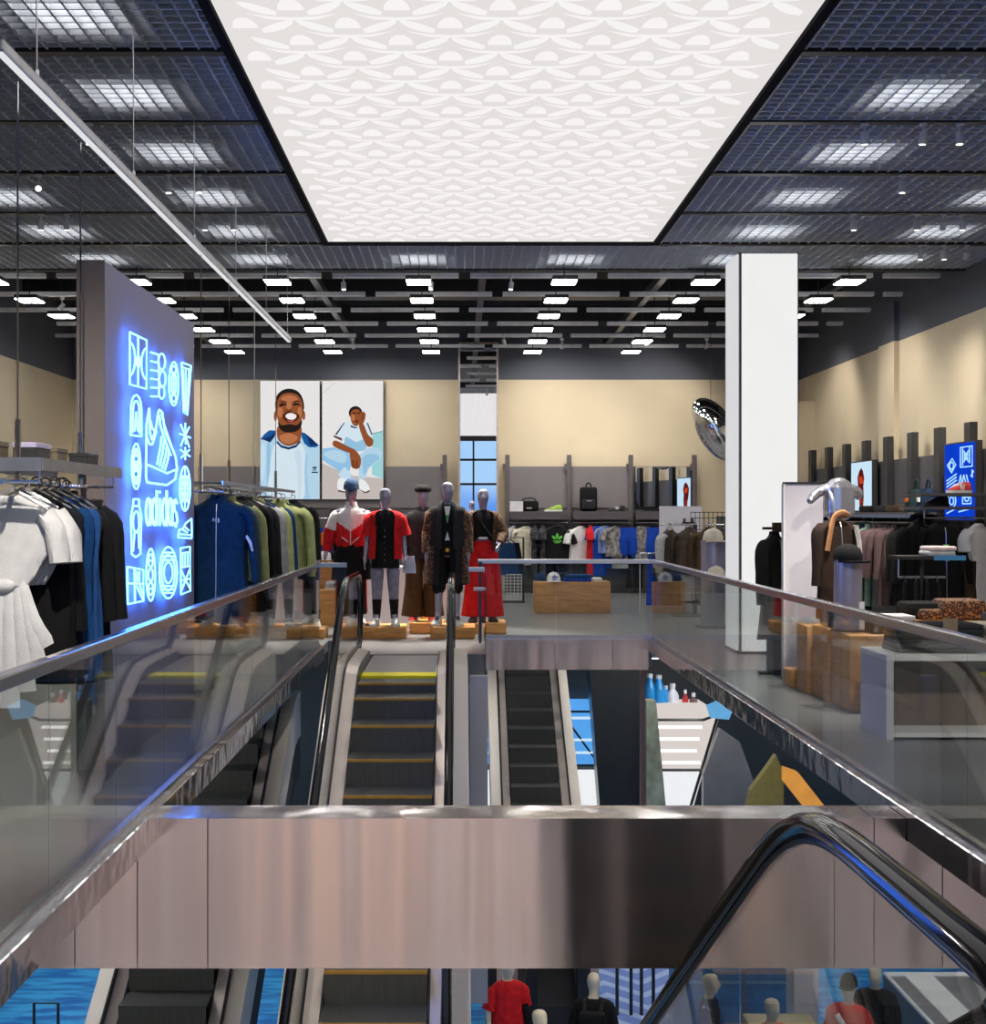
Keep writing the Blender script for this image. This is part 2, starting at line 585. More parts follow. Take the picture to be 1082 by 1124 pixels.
# ---- floor below
def low_floor_mat():
    m = bpy.data.materials.new('blue_chevron_floor')
    m.use_nodes = True
    t = m.node_tree
    b = t.nodes['Principled BSDF']
    b.inputs['Roughness'].default_value = .45
    co = t.nodes.new('ShaderNodeTexCoord')
    sp = t.nodes.new('ShaderNodeSeparateXYZ')
    t.links.new(co.outputs['Object'], sp.inputs[0])
    def math_(op, a, b_=None, v=None):
        n = t.nodes.new('ShaderNodeMath'); n.operation = op
        t.links.new(a, n.inputs[0])
        if b_ is not None:
            t.links.new(b_, n.inputs[1])
        if v is not None:
            n.inputs[1].default_value = v
        return n.outputs[0]
    pp = math_('PINGPONG', sp.outputs[0], v=.55)
    su = math_('ADD', sp.outputs[1], pp)
    fr = math_('FRACT', math_('MULTIPLY', su, v=1.9))
    line = math_('GREATER_THAN', fr, v=.62)
    nz = t.nodes.new('ShaderNodeTexNoise')
    mpn = t.nodes.new('ShaderNodeMapping')
    mpn.inputs['Scale'].default_value = (1.2, 5, 1)
    t.links.new(co.outputs['Object'], mpn.inputs['Vector'])
    t.links.new(mpn.outputs['Vector'], nz.inputs['Vector'])
    nz.inputs['Scale'].default_value = 1.4
    nz.inputs['Detail'].default_value = 4
    r1 = t.nodes.new('ShaderNodeValToRGB')
    r1.color_ramp.elements[0].position = .42; r1.color_ramp.elements[0].color = (.01, .16, .55, 1)
    r1.color_ramp.elements[1].position = .58; r1.color_ramp.elements[1].color = (.05, .42, .85, 1)
    t.links.new(nz.outputs['Fac'], r1.inputs['Fac'])
    mx = t.nodes.new('ShaderNodeMix'); mx.data_type = 'RGBA'
    mx.inputs[6].default_value = (.16, .27, .68, 1); mx.inputs[7].default_value = (.45, .58, .86, 1)
    t.links.new(line, mx.inputs[0])
    rg = t.nodes.new('ShaderNodeMapRange')
    rg.inputs['From Min'].default_value = 1.9; rg.inputs['From Max'].default_value = 2.2
    t.links.new(sp.outputs[0], rg.inputs['Value'])
    rg2 = t.nodes.new('ShaderNodeMapRange')
    rg2.inputs['From Min'].default_value = 4.2; rg2.inputs['From Max'].default_value = 3.9
    t.links.new(sp.outputs[0], rg2.inputs['Value'])
    both = math_('MULTIPLY', rg.outputs[0], rg2.outputs[0])
    m2 = t.nodes.new('ShaderNodeMix'); m2.data_type = 'RGBA'
    t.links.new(both, m2.inputs[0]); t.links.new(r1.outputs['Color'], m2.inputs[6]); t.links.new(mx.outputs[2], m2.inputs[7])
    rg3 = t.nodes.new('ShaderNodeMapRange')          # near floor, out of sight, made warm grey to tint the beam's reflection
    rg3.inputs['From Min'].default_value = 4.0; rg3.inputs['From Max'].default_value = 4.3
    t.links.new(sp.outputs[1], rg3.inputs['Value'])
    m3 = t.nodes.new('ShaderNodeMix'); m3.data_type = 'RGBA'
    m3.inputs[6].default_value = (.30, .275, .275, 1)
    t.links.new(rg3.outputs[0], m3.inputs[0]); t.links.new(m2.outputs[2], m3.inputs[7])
    t.links.new(m3.outputs[2], b.inputs['Base Color'])
    return m
mb = MB()
mb.box(-10, 12, YF, 29, ZLOW - .1, ZLOW)
struct('floor_1', mb, low_floor_mat(), 'blue patterned floor of the level below', 'floor')
mb = MB()
LOWALL = mat('dark_teal_wall', (.045, .055, .06), .35, vary=.2, scale=.6)
mb.box(-10, 12, 28.8, 29, ZLOW, -.33)
mb.box(-10.2, -10, YF, 29, ZLOW, -.12)
mb.box(12, 12.2, YF, 29, ZLOW, -.12)
struct('wall_lower', mb, LOWALL, 'dark walls of the level below', 'wall')
mb = MB()
mb.box(-10, XL, YF, 29, -.33, -.12)
mb.box(XR, 12, YF, 29, -.33, -.12)
mb.box(-10, 12, YB, 29, -.33, -.12)
struct('ceiling_3', mb, DARK, 'ceiling edge of the level below', 'ceiling')
# unseen front wall of the level below, panel tones shaped for the beam's reflection
mb = MB()
pan = [(-10, -6.4, 0), (-6.4, -4.9, 1), (-4.9, -4.0, 2), (-4.0, -2.6, 3), (-2.6, -1.2, 4), (-1.2, .05, 2), (.05, 1.1, 1), (1.1, 1.45, 4), (1.45, 3.4, 0), (3.4, 4.2, 3), (4.2, 5.6, 2), (5.6, 12, 3)]
for x0, x1, k in pan:
    mb.mi = k
    mb.box(x0, x1, YF + .4, YF + .6, ZLOW, -.33)
struct('wall_lower_front', mb, [mat('umber_panel', (.10, .08, .078), .7, vary=.05), mat('blush_panel', (.70, .60, .60), .7, vary=.05), mat('mocha_panel', (.24, .195, .20), .7, vary=.05),
                                mat('rose_panel', (.40, .33, .335), .7, vary=.05), mat('peach_panel', (.86, .60, .46), .7, vary=.05)], 'unseen wall of the level below, panel tones added for the beam reflection', 'wall')
# ---------------------------------------------------------------- lamps
GLOW_P = glow('pendant_glow', (1, .97, .93), L_PENDANT)
GLOW_G = glow('grid_lamp_glow', (1, .97, .95), L_GRID)
GLOW_S = glow('soft_fill_glow', (1, .97, .94), 6.0)
GLOW_F = glow('front_fill_glow', (1, .97, .96), L_FRONT)
GLOW_L = glow('lower_fill_glow', (1, .97, .94), L_LOWER)
def pendant(label, x, y, proto=[]):
    if proto:
        return dup(proto[0], (x, y, 4.70), label=label)
    t = thing('pendant_light', label, 'ceiling light', (x, y, 4.70), group='small square lights at the back')
    mb = MB(); mb.box(-.17, .17, -.2, .2, .012, .07, .01, 1); mb.build('housing', BLACK, t)
    mb = MB(); mb.box(-.16, .16, -.19, .19, 0, .012); mb.build('diffuser', GLOW_P, t)
    mb = MB(); mb.tube([(0, 0, .06), (0, 0, 1.31)], .008, 6); mb.build('stem', BLACK, t)
    proto.append(t)
    return t
rows = [(-6.3, 'beside the wall behind the neon sign'), (-4.36, 'above the neon sign'), (-2.46, 'above the smiling poster'),
        (-.56, 'next to the mirror pillar, poster side'), (1.40, 'next to the mirror pillar, shelf side'),
        (3.30, 'in line with the backpack shelf'), (5.24, 'beside the white column')]
for x, where in rows:
    for k in range(6):
        if x < -6 and k > 3 or x > 5 and k > 2:
            continue
        pendant('glowing square light, %s in the row %s' % (ORD[k], where), x, 18.4 + 1.6 * k)

def grid_lamp(label, x, y, proto=[]):
    if proto:
        return dup(proto[0], (x, y, 5.03), label=label)
    t = thing('recessed_lamp', label, 'ceiling lamp', (x, y, 5.03), group='lamps above the grid ceiling')
    mb = MB(); mb.box(-.31, .31, -.31, .31, .01, .08, .01, 1); mb.build('housing', WHITE, t)
    mb = MB(); mb.box(-.29, .29, -.29, .29, 0, .01); mb.build('diffuser', GLOW_G, t)
    proto.append(t)
    return t
for x, where, k0 in ((-4.72, 'above the front clothes rack', 3), (-2.6, 'between luminous ceiling and neon sign', 0),
                     (3.6, 'between luminous ceiling and white column', 1), (5.62, 'nearest the plain beige side wall', 3)):
    for k in range(k0, 6):
        grid_lamp('bright lamp above the grid, %s in the row %s' % (ORD[k - k0], where), x, 9.0 + 1.75 * k)
for x, w in ((-.53, 'poster'), (1.48, 'shelf')):
    grid_lamp('bright lamp above the grid at the end of the luminous ceiling, %s side' % w, x, 17.75)

def spot(label, x, y, z, aim=None, power=0, colr=(1, .93, .82), ang=60, group='small spots under the ceiling'):
    t = thing('ceiling_spotlight', label, 'spotlight', (x, y, z), group=group)
    d = (Vector(aim) - Vector((x, y, z))).normalized() if aim else Vector((0, 0, -1))
    mb = MB(); mb.rings([[Vector((math.cos(PI * j / 4) * q, math.sin(PI * j / 4) * q, z)) for j in range(8)] for z, q in ((0, .012), (.10, .012), (.101, .035), (.14, .035))]); mb.build('bracket', WHITE, t)
    mb = MB(); mb.tube([-d * .045, d * .06], .034, 12); mb.build('lamp_head', WHITE, t, smooth=True)
    mb = MB(); mb.tube([d * .0605, d * .063], .028, 12); mb.build('lens', glow('spot_lens', (1, .96, .9), 3), t)
    if power:
        l = bpy.data.lights.new('spot_lamp', 'SPOT')
        l.energy = power; l.color = colr; l.spot_size = R(ang); l.spot_blend = .8; l.shadow_soft_size = .05
        o = bpy.data.objects.new('spot_beam', l)
        COL.objects.link(o); o.parent = t
        o.location = d * .1
        o.rotation_euler = d.to_track_quat('-Z', 'Y').to_euler()
    return t
# small spots on the carrier bars (depth follows the bar they hang from)
sp_front = [(98, 136, 11.53), (42, 190, 13.28), (185, 191, 13.28), (218, 191, 13.28), (45, 234, 15.03), (73, 234, 15.03), (225, 235, 15.03), (256, 235, 15.03),
            (949, 135, 11.53), (1013, 134, 11.53), (1053, 134, 11.53), (990, 191, 13.28), (937, 234, 15.03), (1006, 234, 15.03), (1035, 233, 15.03), (1056, 233, 15.03),
            (1010, 268, 16.78), (1036, 268, 16.78), (1061, 268, 16.78)]
wh = ['nearest bar', 'second bar', 'third bar', 'fourth bar']
cnt = {}
for px, py, Y in sp_front:
    p = at(px, py, Y)
    side = 'neon sign' if px < 500 else 'white column'
    bar = wh[int(round((Y - 11.53) / 1.75))]
    key = (side, bar)
    cnt[key] = cnt.get(key, 0) + 1
    aim, pw = None, 0
    if px in (949, 1013):
        aim, pw = (3.6, 12.0, .6), L_KEY * .7
    if px == 42:
        aim, pw = (-2.2, 7.4, 1.2), L_KEY * .5
    if px in (218, 256):
        aim, pw = (-2.2, 13.0 if px == 218 else 15.0, 1.1), L_KEY * .5
    if px in (1035, 1061):
        aim, pw = (6.0, 18.5 if px == 1035 else 21, 1.2), L_KEY * .6
    spot('small white spot on the %s, %s outward, %s side' % (bar, ORD[cnt[key] - 1], side), p.x, Y, ZC - .13, aim, pw)
# wall washers on the trays at the back
for k, (x, y, ax, ay, az, lb) in enumerate([
        (-5.6, 25.5, -5.8, 27.4, 3.0, 'washing the beige wall behind the neon sign'), (-2.0, 25.5, -1.7, 27.4, 3.0, 'washing the beige wall by the posters'),
        (1.9, 25.5, 1.9, 27.4, 3.3, 'washing the beige wall above the first shelf'), (4.6, 25.5, 3.7, 27.4, 3.3, 'washing the beige wall above the backpack'),
        (5.2, 23.8, 6.7, 24.6, 3.0, 'washing the far end of the side wall'), (5.0, 20.6, 6.7, 21.0, 2.9, 'washing the middle of the side wall'),
        (-6.0, 20.6, -7.7, 20.6, 2.8, 'washing the side wall above the boxes'), (.8, 24.9, 1.9, 27, 1.0, 'aimed at the hanging clothes under the shelf'),
        (3.4, 24.9, 3.2, 27, 1.0, 'aimed at the shorts under the shelf')]):
    spot('small track spot at the back ' + lb, x, y, 4.72, (ax, ay, az), L_WASH, ang=95, group='track spots at the back')
for k, (x, ax) in enumerate([(-1.6, -1.3), (-.4, -.6), (.7, .2)]):
    spot('track spot in front of the mannequins, aimed at the %s' % ('white and red jacket', 'black jacket', 'long dark coat')[k], x, 18.75, 4.72, (ax, 17.9, .9), L_KEY,
         ang=50, group='track spots at the back')
for k, (x, y) in enumerate([(-1.3, 3.9), (2.9, 4.2)]):  # out-of-view spots added to brighten the rack and the table
    spot('added out of view spot lighting the %s' % ('front clothes rack' if k == 0 else 'white table'), x, y, 4.78, (-2.2, 7.3, 1.2) if k == 0 else (3.5, 10.2, .7), L_KEY * (.85 if k == 0 else .8), ang=55)

# long suspended light tube
t = thing('suspended_tube_light', 'long slim white tube light hanging on cables above the clothes racks', 'tube light', (-2.2, 6.5, 3.80))
mb = MB(); mb.box(-.028, .028, 0, 11.1, 0, .06, .012, 2); mb.build('housing', mat('tube_housing', (.5, .5, .52), .35, metal=.5), t)
mb = MB(); mb.box(-.018, .018, .02, 11.08, -.006, 0); mb.build('diffuser', glow('tube_glow', (.95, .97, 1), L_TUBE), t)
for yy in (.6, 2.7, 4.8, 6.9, 9.0, 10.9):
    mb = MB(); mb.tube([(0, yy, .06), (0, yy, 1.09)], .004, 5); mb.cyl(0, yy, .065, .10, .014, n=8); mb.build('cable', DULLCHROME, t)

# fill lights added under the slabs to brighten the level below
for i, (x, y) in enumerate([(x, y) for y in (-4.5, 3, 8, 14, 19, 24) for x in (-5.5, 5.2)] + [(-1.5, -4.5), (1.8, -4.5)] + [(-2.6, 20), (2.2, 19.5), (-.2, 22), (2.8, 23)]):
    t = thing('added_fill_light', 'added fill light under the ceiling of the level below', 'ceiling light', (x, y, -.42 if abs(x) < 4 else -.2), group='added fill lights of the level below')
    mb = MB(); mb.box(-.6, .6, -.6, .6, .01, .06, .01, 1); mb.build('housing', WHITE, t)
    mb = MB(); mb.box(-.57, .57, -.57, .57, 0, .01); mb.build('diffuser', GLOW_F if y < 0 else GLOW_S if abs(x) < 4 else GLOW_L, t)

# ---------------------------------------------------------------- glass balustrades
def balustrade(label, x, y0, ys, y1, inward):
    t = thing('glass_balustrade', label, 'balustrade', (x, 0, 0))
    edges = [y0] + [y for y in ys if y0 + .1 < y < y1 - .1] + [y1]
    for a, b in zip(edges, edges[1:]):
        mb = MB(); mb.box(-.006, .006, a + .006, b - .006, .03, .97); mb.build('glass_panel', GLASS, t)
    mb = MB(); mb.box(-.032, .032, y0, y1, .965, 1.02, .008, 2); mb.build('handrail', STEEL_RAIL, t)
    mb = MB(); mb.box(-.02, .02, y0, y1, .03, .075); mb.build('base_channel', DULLCHROME, t)
    return t
ysl = [5.48 + 1.07 * k for k in range(-4, 12)]
bl = balustrade('long glass balustrade with steel handrail in front of the neon sign', VL, 1.4, ysl, 15.95, 1)
mb = MB(); mb.box(-.03, .33, 15.92, 15.98, .965, 1.02, .008, 2); mb.build('handrail_return', STEEL_RAIL, bl)
mb = MB(); mb.box(.0, .32, 15.944, 15.956, .03, .97); mb.build('glass_panel', GLASS, bl)
ysr = [6.47 + 1.07 * k for k in range(-5, 12)]
br = balustrade('long glass balustrade with steel handrail in front of the white column and table', VR, 1.4, ysr, VB + .02, -1)
t = thing('glass_balustrade', 'glass balustrade at the far end of the void, before the wooden box of caps', 'balustrade', (0, VB + .02, 0))
for a, b in ((.22, 1.2), (1.2, 2.37)):
    mb = MB(); mb.box(a + .006, b - .006, -.006, .006, .03, .97); mb.build('glass_panel', GLASS, t)
mb = MB(); mb.box(.22, 2.37, -.03, .03, .965, 1.02, .008, 2); mb.build('handrail', mat('pale_steel', (.72, .70, .70), .3, metal=.7, vary=.03), t)
mb = MB(); mb.box(.22, 2.37, -.02, .02, .02, .07); mb.build('base_channel', DULLCHROME, t)
t = thing('glass_balustrade', 'short glass balustrade beside the escalator landing, before the red trousers', 'balustrade', (0.25, 13.5, 0))
mb = MB(); mb.box(-.006, .006, 0, 3.45, .0, .97); mb.build('glass_panel', GLASS, t)
mb = MB(); mb.box(-.16, .02, 1.6, 1.66, .95, 1.0, .006, 1); mb.build('handrail_end', M['pale_steel'], t)
mb = MB(); mb.box(-.10, .02, 1.9, 1.95, .72, .76, .006, 1); mb.build('clamp', M['pale_steel'], t)
mb = MB(); mb.cyl(-.0, 3.3, 0, 1.0, .022); mb.build('post', mat('navy_post', (.02, .05, .12), .4, vary=.05), t)

# ---------------------------------------------------------------- escalators
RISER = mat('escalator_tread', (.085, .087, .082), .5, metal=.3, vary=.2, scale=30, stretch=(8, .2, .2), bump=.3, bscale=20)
NOSE = mat('step_edge_yellow', (.42, .23, .03), .5, vary=.1)
INNERDECK = mat('champagne_deck', (.58, .50, .44), .35, metal=.35, vary=.05)
SKIRT = mat('black_skirt', (.03, .03, .035), .3, metal=.4)
RAILBODY = mat('rail_guide', (.03, .028, .028), .35, metal=.0, vary=.05, spec=.3)
PLATE = mat('comb_plate_ribs', (.60, .58, .55), .35, metal=.6, vary=.06)
def esc_path(L, lead):
    pts = [(lead, 0), (.35, 0), (.0, -.01), (-.25, -.06), (-.5, -.165), (-.8, -.33)]
    y = -.8
    while y > -L:
        y -= .8
        pts.append((y, -.33 + (y + .8) * .577))
    return pts
def drop(k):
    return (.02, .11, .30)[k] if k < 3 else .30 + .231 * (k - 2)
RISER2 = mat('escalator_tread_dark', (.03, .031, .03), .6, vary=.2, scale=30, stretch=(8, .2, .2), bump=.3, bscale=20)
def escalator(label, x, y, z, n, rot=0.0, riser=None, half=.37, steps=True, lead=1.9, rail=True, plate=True, skip=0, edge=True):
    t = thing('escalator', label, 'escalator', (x, y, z), rot)
    L = n * .4
    path = esc_path(L, lead)
    for sgn in (-1, 1):
        sec = lambda pts: [(sgn * a, b) for a, b in pts]
        mb = MB(); mb.sweep(path, sec([(half + .005, -.12), (half + .02, -.12), (half + .02, .10), (half + .005, .10)])); mb.build('skirt_panel', SKIRT, t)
        mb = MB(); mb.sweep(path, sec([(half + .02, .10), (half + .13, .13), (half + .13, -.35), (half + .02, -.35)])); mb.build('inner_deck', INNERDECK, t)
        mb = MB(); mb.sweep(path, sec([(half + .16, .13), (half + .31, .10), (half + .31, -.45), (half + .16, -.45)])); mb.build('outer_deck', CREAM, t)
        mb = MB(); mb.sweep(path, sec([(half + .135, .10), (half + .155, .10), (half + .155, .17), (half + .135, .17)])); mb.build('glass_gasket', SKIRT, t)
        if rail:
            cuts = list(range(0, len(path) - 1, 2)) + [len(path) - 1]
            up = [(a, b) for a, b in path]
            for i, j in zip(cuts, cuts[1:]):
                seg = up[i:j + 1]
                mb = MB(); mb.sweep(seg, sec([(half + .140, .16), (half + .150, .16), (half + .150, .90), (half + .140, .90)])); mb.build('glass_panel', GLASS, t)
            hx = sgn * (half + .145)
            sm = spline([(hx, a, b + .94) for a, b in up], 3)
            new = [(hx, lead + .42 * math.sin(q), .52 + .42 * math.cos(q)) for q in [PI * k / 8 for k in range(8, 0, -1)]]
            full = new + [tuple(p) for p in sm]
            mb = MB(); mb.tube(full, .036, 10, ry=.026); mb.build('handrail', RUBBER, t, smooth=True)
            low = [(hx, a, b + .905) for _, a, b in [(0, p[1], p[2] - .94) for p in sm]]
            mb = MB(); mb.tube(low, .012, 6, ry=.011); mb.build('handrail_guide', RAILBODY, t, smooth=True)
            low = [(hx, lead + .365 * math.sin(q), .52 + .365 * math.cos(q)) for q in [PI * k / 8 for k in range(0, 9)]]
            mb = MB(); mb.tube(low, .015, 6, ry=.02); mb.build('newel_guide', RAILBODY, t, smooth=True)
            mb = MB(); mb.sweep([(lead, 0), (lead + .33, 0)], sec([(half + .140, .20), (half + .150, .20), (half + .150, .86), (half + .140, .86)])); mb.build('newel_glass', GLASS, t)
    if plate:
        mb = MB(); mb.box(-half, half, .04, 1.9, -.06, .0)
        yy = .30
        while yy < 1.9:
            mb.box(-half + .02, half - .02, yy, yy + .035, 0, .006)
            yy += .085
        mb.build('floor_plate', PLATE, t)
        mb = MB(); mb.box(-half, half, -.04, .26, -.05, .006); mb.build('comb', YELLOW, t)
    if steps:
        sm = MB()
        sm.box(-half, half, -.40, .0, -.02, 0)
        sm.box(-half, half, -.40, -.385, -.24, -.02)
        sme = sm.mesh('step', riser or RISER)
        ym = MB(); ym.box(-half, half, -.405, -.375, -.018, .004)
        yme = ym.mesh('step_marking', NOSE)
        for k in range(skip, n):
            o = bpy.data.objects.new('step', sme); COL.objects.link(o); o.parent = t
            o.location = (0, -.03 - .4 * k, -drop(k))
            if edge:
                q = bpy.data.objects.new('step_marking', yme); COL.objects.link(q); q.parent = o
    else:
        mb = MB(); mb.sweep(path[1:], [(-half, -.10), (half, -.10), (half, -.02), (-half, -.02)]); mb.build('step_band', RISER, t)
    mb = MB(); mb.sweep(path[1:], [(-half - .30, -.95), (half + .30, -.95), (half + .30, -.46), (-half - .30, -.46)]); mb.build('truss', DARK, t)
    return t
escalator('main escalator coming up to the mannequins, black steps with yellow edges', -.605, 13.42, 0, 23, lead=1.45)
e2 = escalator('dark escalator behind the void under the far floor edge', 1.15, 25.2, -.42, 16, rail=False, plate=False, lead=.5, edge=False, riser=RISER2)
e3 = escalator('escalator of the level below, passing under the neon sign side', -2.72, 16.9, -.75, 19, steps=True, plate=False, lead=.3, rail=False, half=.40, edge=False)
mb = MB(); mb.sweep(esc_path(7.6, .3), [(-.395, -.10), (-.355, -.10), (-.355, .03), (-.395, .03)]); mb.build('safety_line', NOSE, e3)
escalator('nearest escalator with a thick black handrail curving over its top, at the bottom corner', 1.425, 2.9, 0, 20, rot=PI, half=.50, plate=True, lead=.9)

# small counter of the level below with framed top
t = thing('framed_counter', 'white framed counter with grey top panels on the level below, at the bottom corner', 'counter', (5.68, 17.0, ZLOW))
mb = MB(); mb.box(0, 3.4, -1.0, 1.35, 0, 1.0); mb.build('body', mat('counter_grey', (.07, .07, .085), .4), t)
mb = MB()
for a in ((0, 3.4, 1.2, 1.35), (0, .04, -1.0, 1.2), (.25, .62, -1.0, 1.2)):
    mb.box(a[0], a[1], a[2], a[3], 1.0, 1.035)
mb.build('frame', WHITE, t)
mb = MB(); mb.box(.62, 3.4, -1.0, 1.2, 1.0, 1.02); mb.box(.04, .25, -1.0, 1.2, 1.0, 1.02); mb.build('top_panel', mat('counter_top', (.22, .21, .23), .4), t)

# white luminous column
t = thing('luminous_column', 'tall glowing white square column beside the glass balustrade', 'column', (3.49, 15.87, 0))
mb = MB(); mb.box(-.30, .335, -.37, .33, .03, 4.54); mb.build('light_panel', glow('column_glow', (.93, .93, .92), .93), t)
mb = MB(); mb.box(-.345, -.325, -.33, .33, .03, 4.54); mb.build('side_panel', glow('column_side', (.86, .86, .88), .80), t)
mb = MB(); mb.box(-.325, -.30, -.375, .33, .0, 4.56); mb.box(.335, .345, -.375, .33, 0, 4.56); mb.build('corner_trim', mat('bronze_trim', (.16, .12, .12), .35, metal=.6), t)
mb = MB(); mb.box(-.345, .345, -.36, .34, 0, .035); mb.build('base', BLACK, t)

# tall mirror clad pillar at the back
t = thing('mirror_pillar', 'tall narrow mirror clad pillar on the back wall beside the shelves', 'mirror', (.36, 27.2, 0))
mb = MB(); mb.box(-.40, .40, 0, .28, 0, 5.0); mb.build('body', BEIGE, t)
mb = MB(); mb.box(-.36, .36, -.012, 0, .05, 4.95); mb.build('mirror_face', MIRROR, t)
mb = MB()
for s in (-1, 1):
    mb.box(s * .38 - .018, s * .38 + .018, -.02, 0, .05, 4.95)
mb.build('frame', mat('rose_trim', (.60, .50, .46), .3, metal=.5), t)

# ---------------------------------------------------------------- neon sign
t = thing('neon_sign_wall', 'tall slate sign wall with blue neon drawings and lettering', 'sign', (-2.2, 8.46, 0))
mb = MB(); mb.box(-.17, 0, 0, 2.84, 0, 3.16); mb.build('wall_panel', mat('sign_slate', (.36, .33, .45), .65, vary=.03, scale=1), t)
mb = MB(); mb.box(-.172, .002, -.012, 0, 0, 3.165); mb.build('end_panel', mat('sign_end', (.23, .19, .185), .6, vary=.05), t)
NEON = glow('neon_blue', (.045, .20, 1.0), L_NEON, 0)
def sg(zx, zy):
    px, py = 120 + zx / 3.41, 350 + zy / 3.41
    Y = 2.2 * F / (CX - px)
    return Vector((.05, Y - 8.46, EYE + (CY - py) * Y / F))
def icon(lines, r=.006, name='neon_drawing'):
    mb = MB()
    for l in lines:
        mb.tube([sg(*p) for p in l], r, 5)
    return mb.build(name, NEON, t)
def ell(cx, cy, rx, ry, n=18, a0=0, a1=360):
    return [(cx + rx * math.cos(R(a0 + (a1 - a0) * k / n)), cy + ry * math.sin(R(a0 + (a1 - a0) * k / n))) for k in range(n + 1)]
icon([[(48, 50), (112, 80), (112, 262), (48, 245), (48, 50)], [(80, 65), (80, 254)], ell(48, 150, 20, 62, 12, -90, 90), ell(112, 168, 20, 58, 12, 90, 270), ell(80, 160, 7, 20, 10)])
icon([[(128, 125 + 33 * k), (160, 135 + 31 * k)] for k in range(6)] + [ell(170, 160, 13, 30), ell(173, 225, 12, 30), ell(170, 275, 11, 24), [(158, 135), (160, 280)]])
icon([ell(216, 243, 18, 82), ell(216, 243, 9, 42), [(216, 205), (216, 282)], [(206, 243), (226, 243)], ell(216, 190, 9, 14, 10), ell(216, 297, 9, 14, 10)])
icon([[(246, 163), (282, 176)], [(246, 180), (282, 192)], [(246, 163), (254, 350), (268, 360), (282, 176)], [(252, 190), (258, 345)], [(262, 190), (263, 350)], [(274, 192), (267, 350)]])
icon([[(50, 435), (52, 340)] + ell(72, 340, 20, 55, 12, 180, 360) + [(92, 440), (50, 435)], [(58, 425), (60, 345)] + ell(72, 345, 12, 38, 10, 180, 360) + [(85, 430)], [(66, 420), (72, 350), (78, 420)]])
icon([ell(72, 552, 17, 86), ell(72, 552, 11, 60), [(60, 520), (84, 585)], [(84, 520), (60, 585)], ell(72, 552, 5, 18, 10), ell(72, 500, 5, 14, 10), ell(72, 605, 5, 14, 10)])
icon([[(122, 335), (112, 395), (110, 590), (114, 612), (190, 622), (222, 600), (229, 560), (224, 520), (205, 470), (180, 400), (168, 345), (160, 340), (154, 365), (150, 400), (142, 430), (132, 452), (126, 430), (122, 335)],
      [(112, 545), (150, 560), (190, 578), (222, 565)], [(112, 440), (124, 470), (134, 470), (150, 420)], [(160, 360), (165, 400), (185, 460), (205, 510)], [(172, 350), (182, 420), (212, 490)],
      [(152, 545), (165, 480), (170, 440)], [(162, 552), (174, 500), (180, 455)], [(172, 560), (184, 515), (190, 475)], [(182, 565), (194, 525), (198, 495)], [(126, 380), (134, 410), (145, 420)]], .007)
icon([[(243, 395), (262, 440), (275, 480)], [(275, 405), (258, 440), (243, 475)], [(240, 430), (280, 445)], [(260, 390), (262, 470)], [(242, 490), (278, 515)], [(276, 490), (244, 520)], [(260, 480), (260, 528)]])
icon([ell(259, 635, 20, 84), ell(259, 635, 12, 50), [(259, 555), (259, 715)], [(240, 635), (278, 635)], [(246, 585), (272, 690)], [(272, 585), (246, 690)]])
icon([[(55, 880), (52, 740), (60, 700), (62, 675), (82, 675), (84, 700), (92, 740), (88, 880), (70, 892), (55, 880)], [(60, 700), (84, 700)], ell(72, 760, 12, 40), [(60, 870), (66, 800), (80, 790), (84, 860)]])
icon([[(232, 818), (236, 790), (252, 785), (262, 765), (284, 748), (285, 800), (284, 822), (232, 818)], [(250, 788), (268, 800)], [(258, 778), (274, 792)], [(236, 805), (284, 810)]])
icon([[(38, 928), (100, 940), (100, 1056), (40, 1068), (38, 928)], [(38, 990), (100, 992)], [(66, 934), (68, 1062)], [(74, 945), (76, 985)], [(84, 945), (84, 985)], [(74, 1000), (98, 1050)], [(86, 998), (98, 1030)]])
icon([ell(128, 958, 17, 98, 20), ell(128, 905, 9, 24, 12), ell(128, 958, 9, 24, 12), ell(128, 1010, 9, 24, 12), [(122, 905), (134, 905)], [(122, 1010), (134, 1010)]])
icon([ell(195, 950, 34, 97, 20), ell(195, 950, 17, 40, 14), ell(195, 950, 26, 68, 16)] + [[(172, 875 + 14 * k), (218, 875 + 14 * k)] for k in range(3)] + [[(172, 1000 + 13 * k), (216, 1000 + 13 * k)] for k in range(3)])
icon([[(242, 858), (278, 852), (280, 1018), (244, 1032), (242, 858)], [(242, 878), (278, 872)], [(242, 930), (278, 926)], [(250, 880), (250, 928)], [(260, 880), (260, 928)], [(270, 878), (270, 926)],
      [(244, 940), (278, 1010)], [(278, 936), (244, 1020)], [(244, 980), (280, 972)]])
# the lettering, outlined
def letter(paths):
    return paths
word = []
def bowl(cx, w=8, cy=722):
    return [ell(cx, cy, w, 50, 16)]
word += bowl(118) + [[(127, 674), (127, 774)]]
word += bowl(142) + [[(151, 642), (151, 774)]]
word += [[(163, 672), (163, 774)], [(163, 644), (163, 652)]]
word += bowl(181) + [[(189, 642), (189, 776)]]
word += bowl(203, 7.5) + [[(211, 676), (211, 776)]]
word += [[(229, 690), (222, 676), (217, 698), (220, 720), (227, 730), (230, 754), (224, 778), (217, 764)]]
icon(word, .0085, 'neon_lettering')
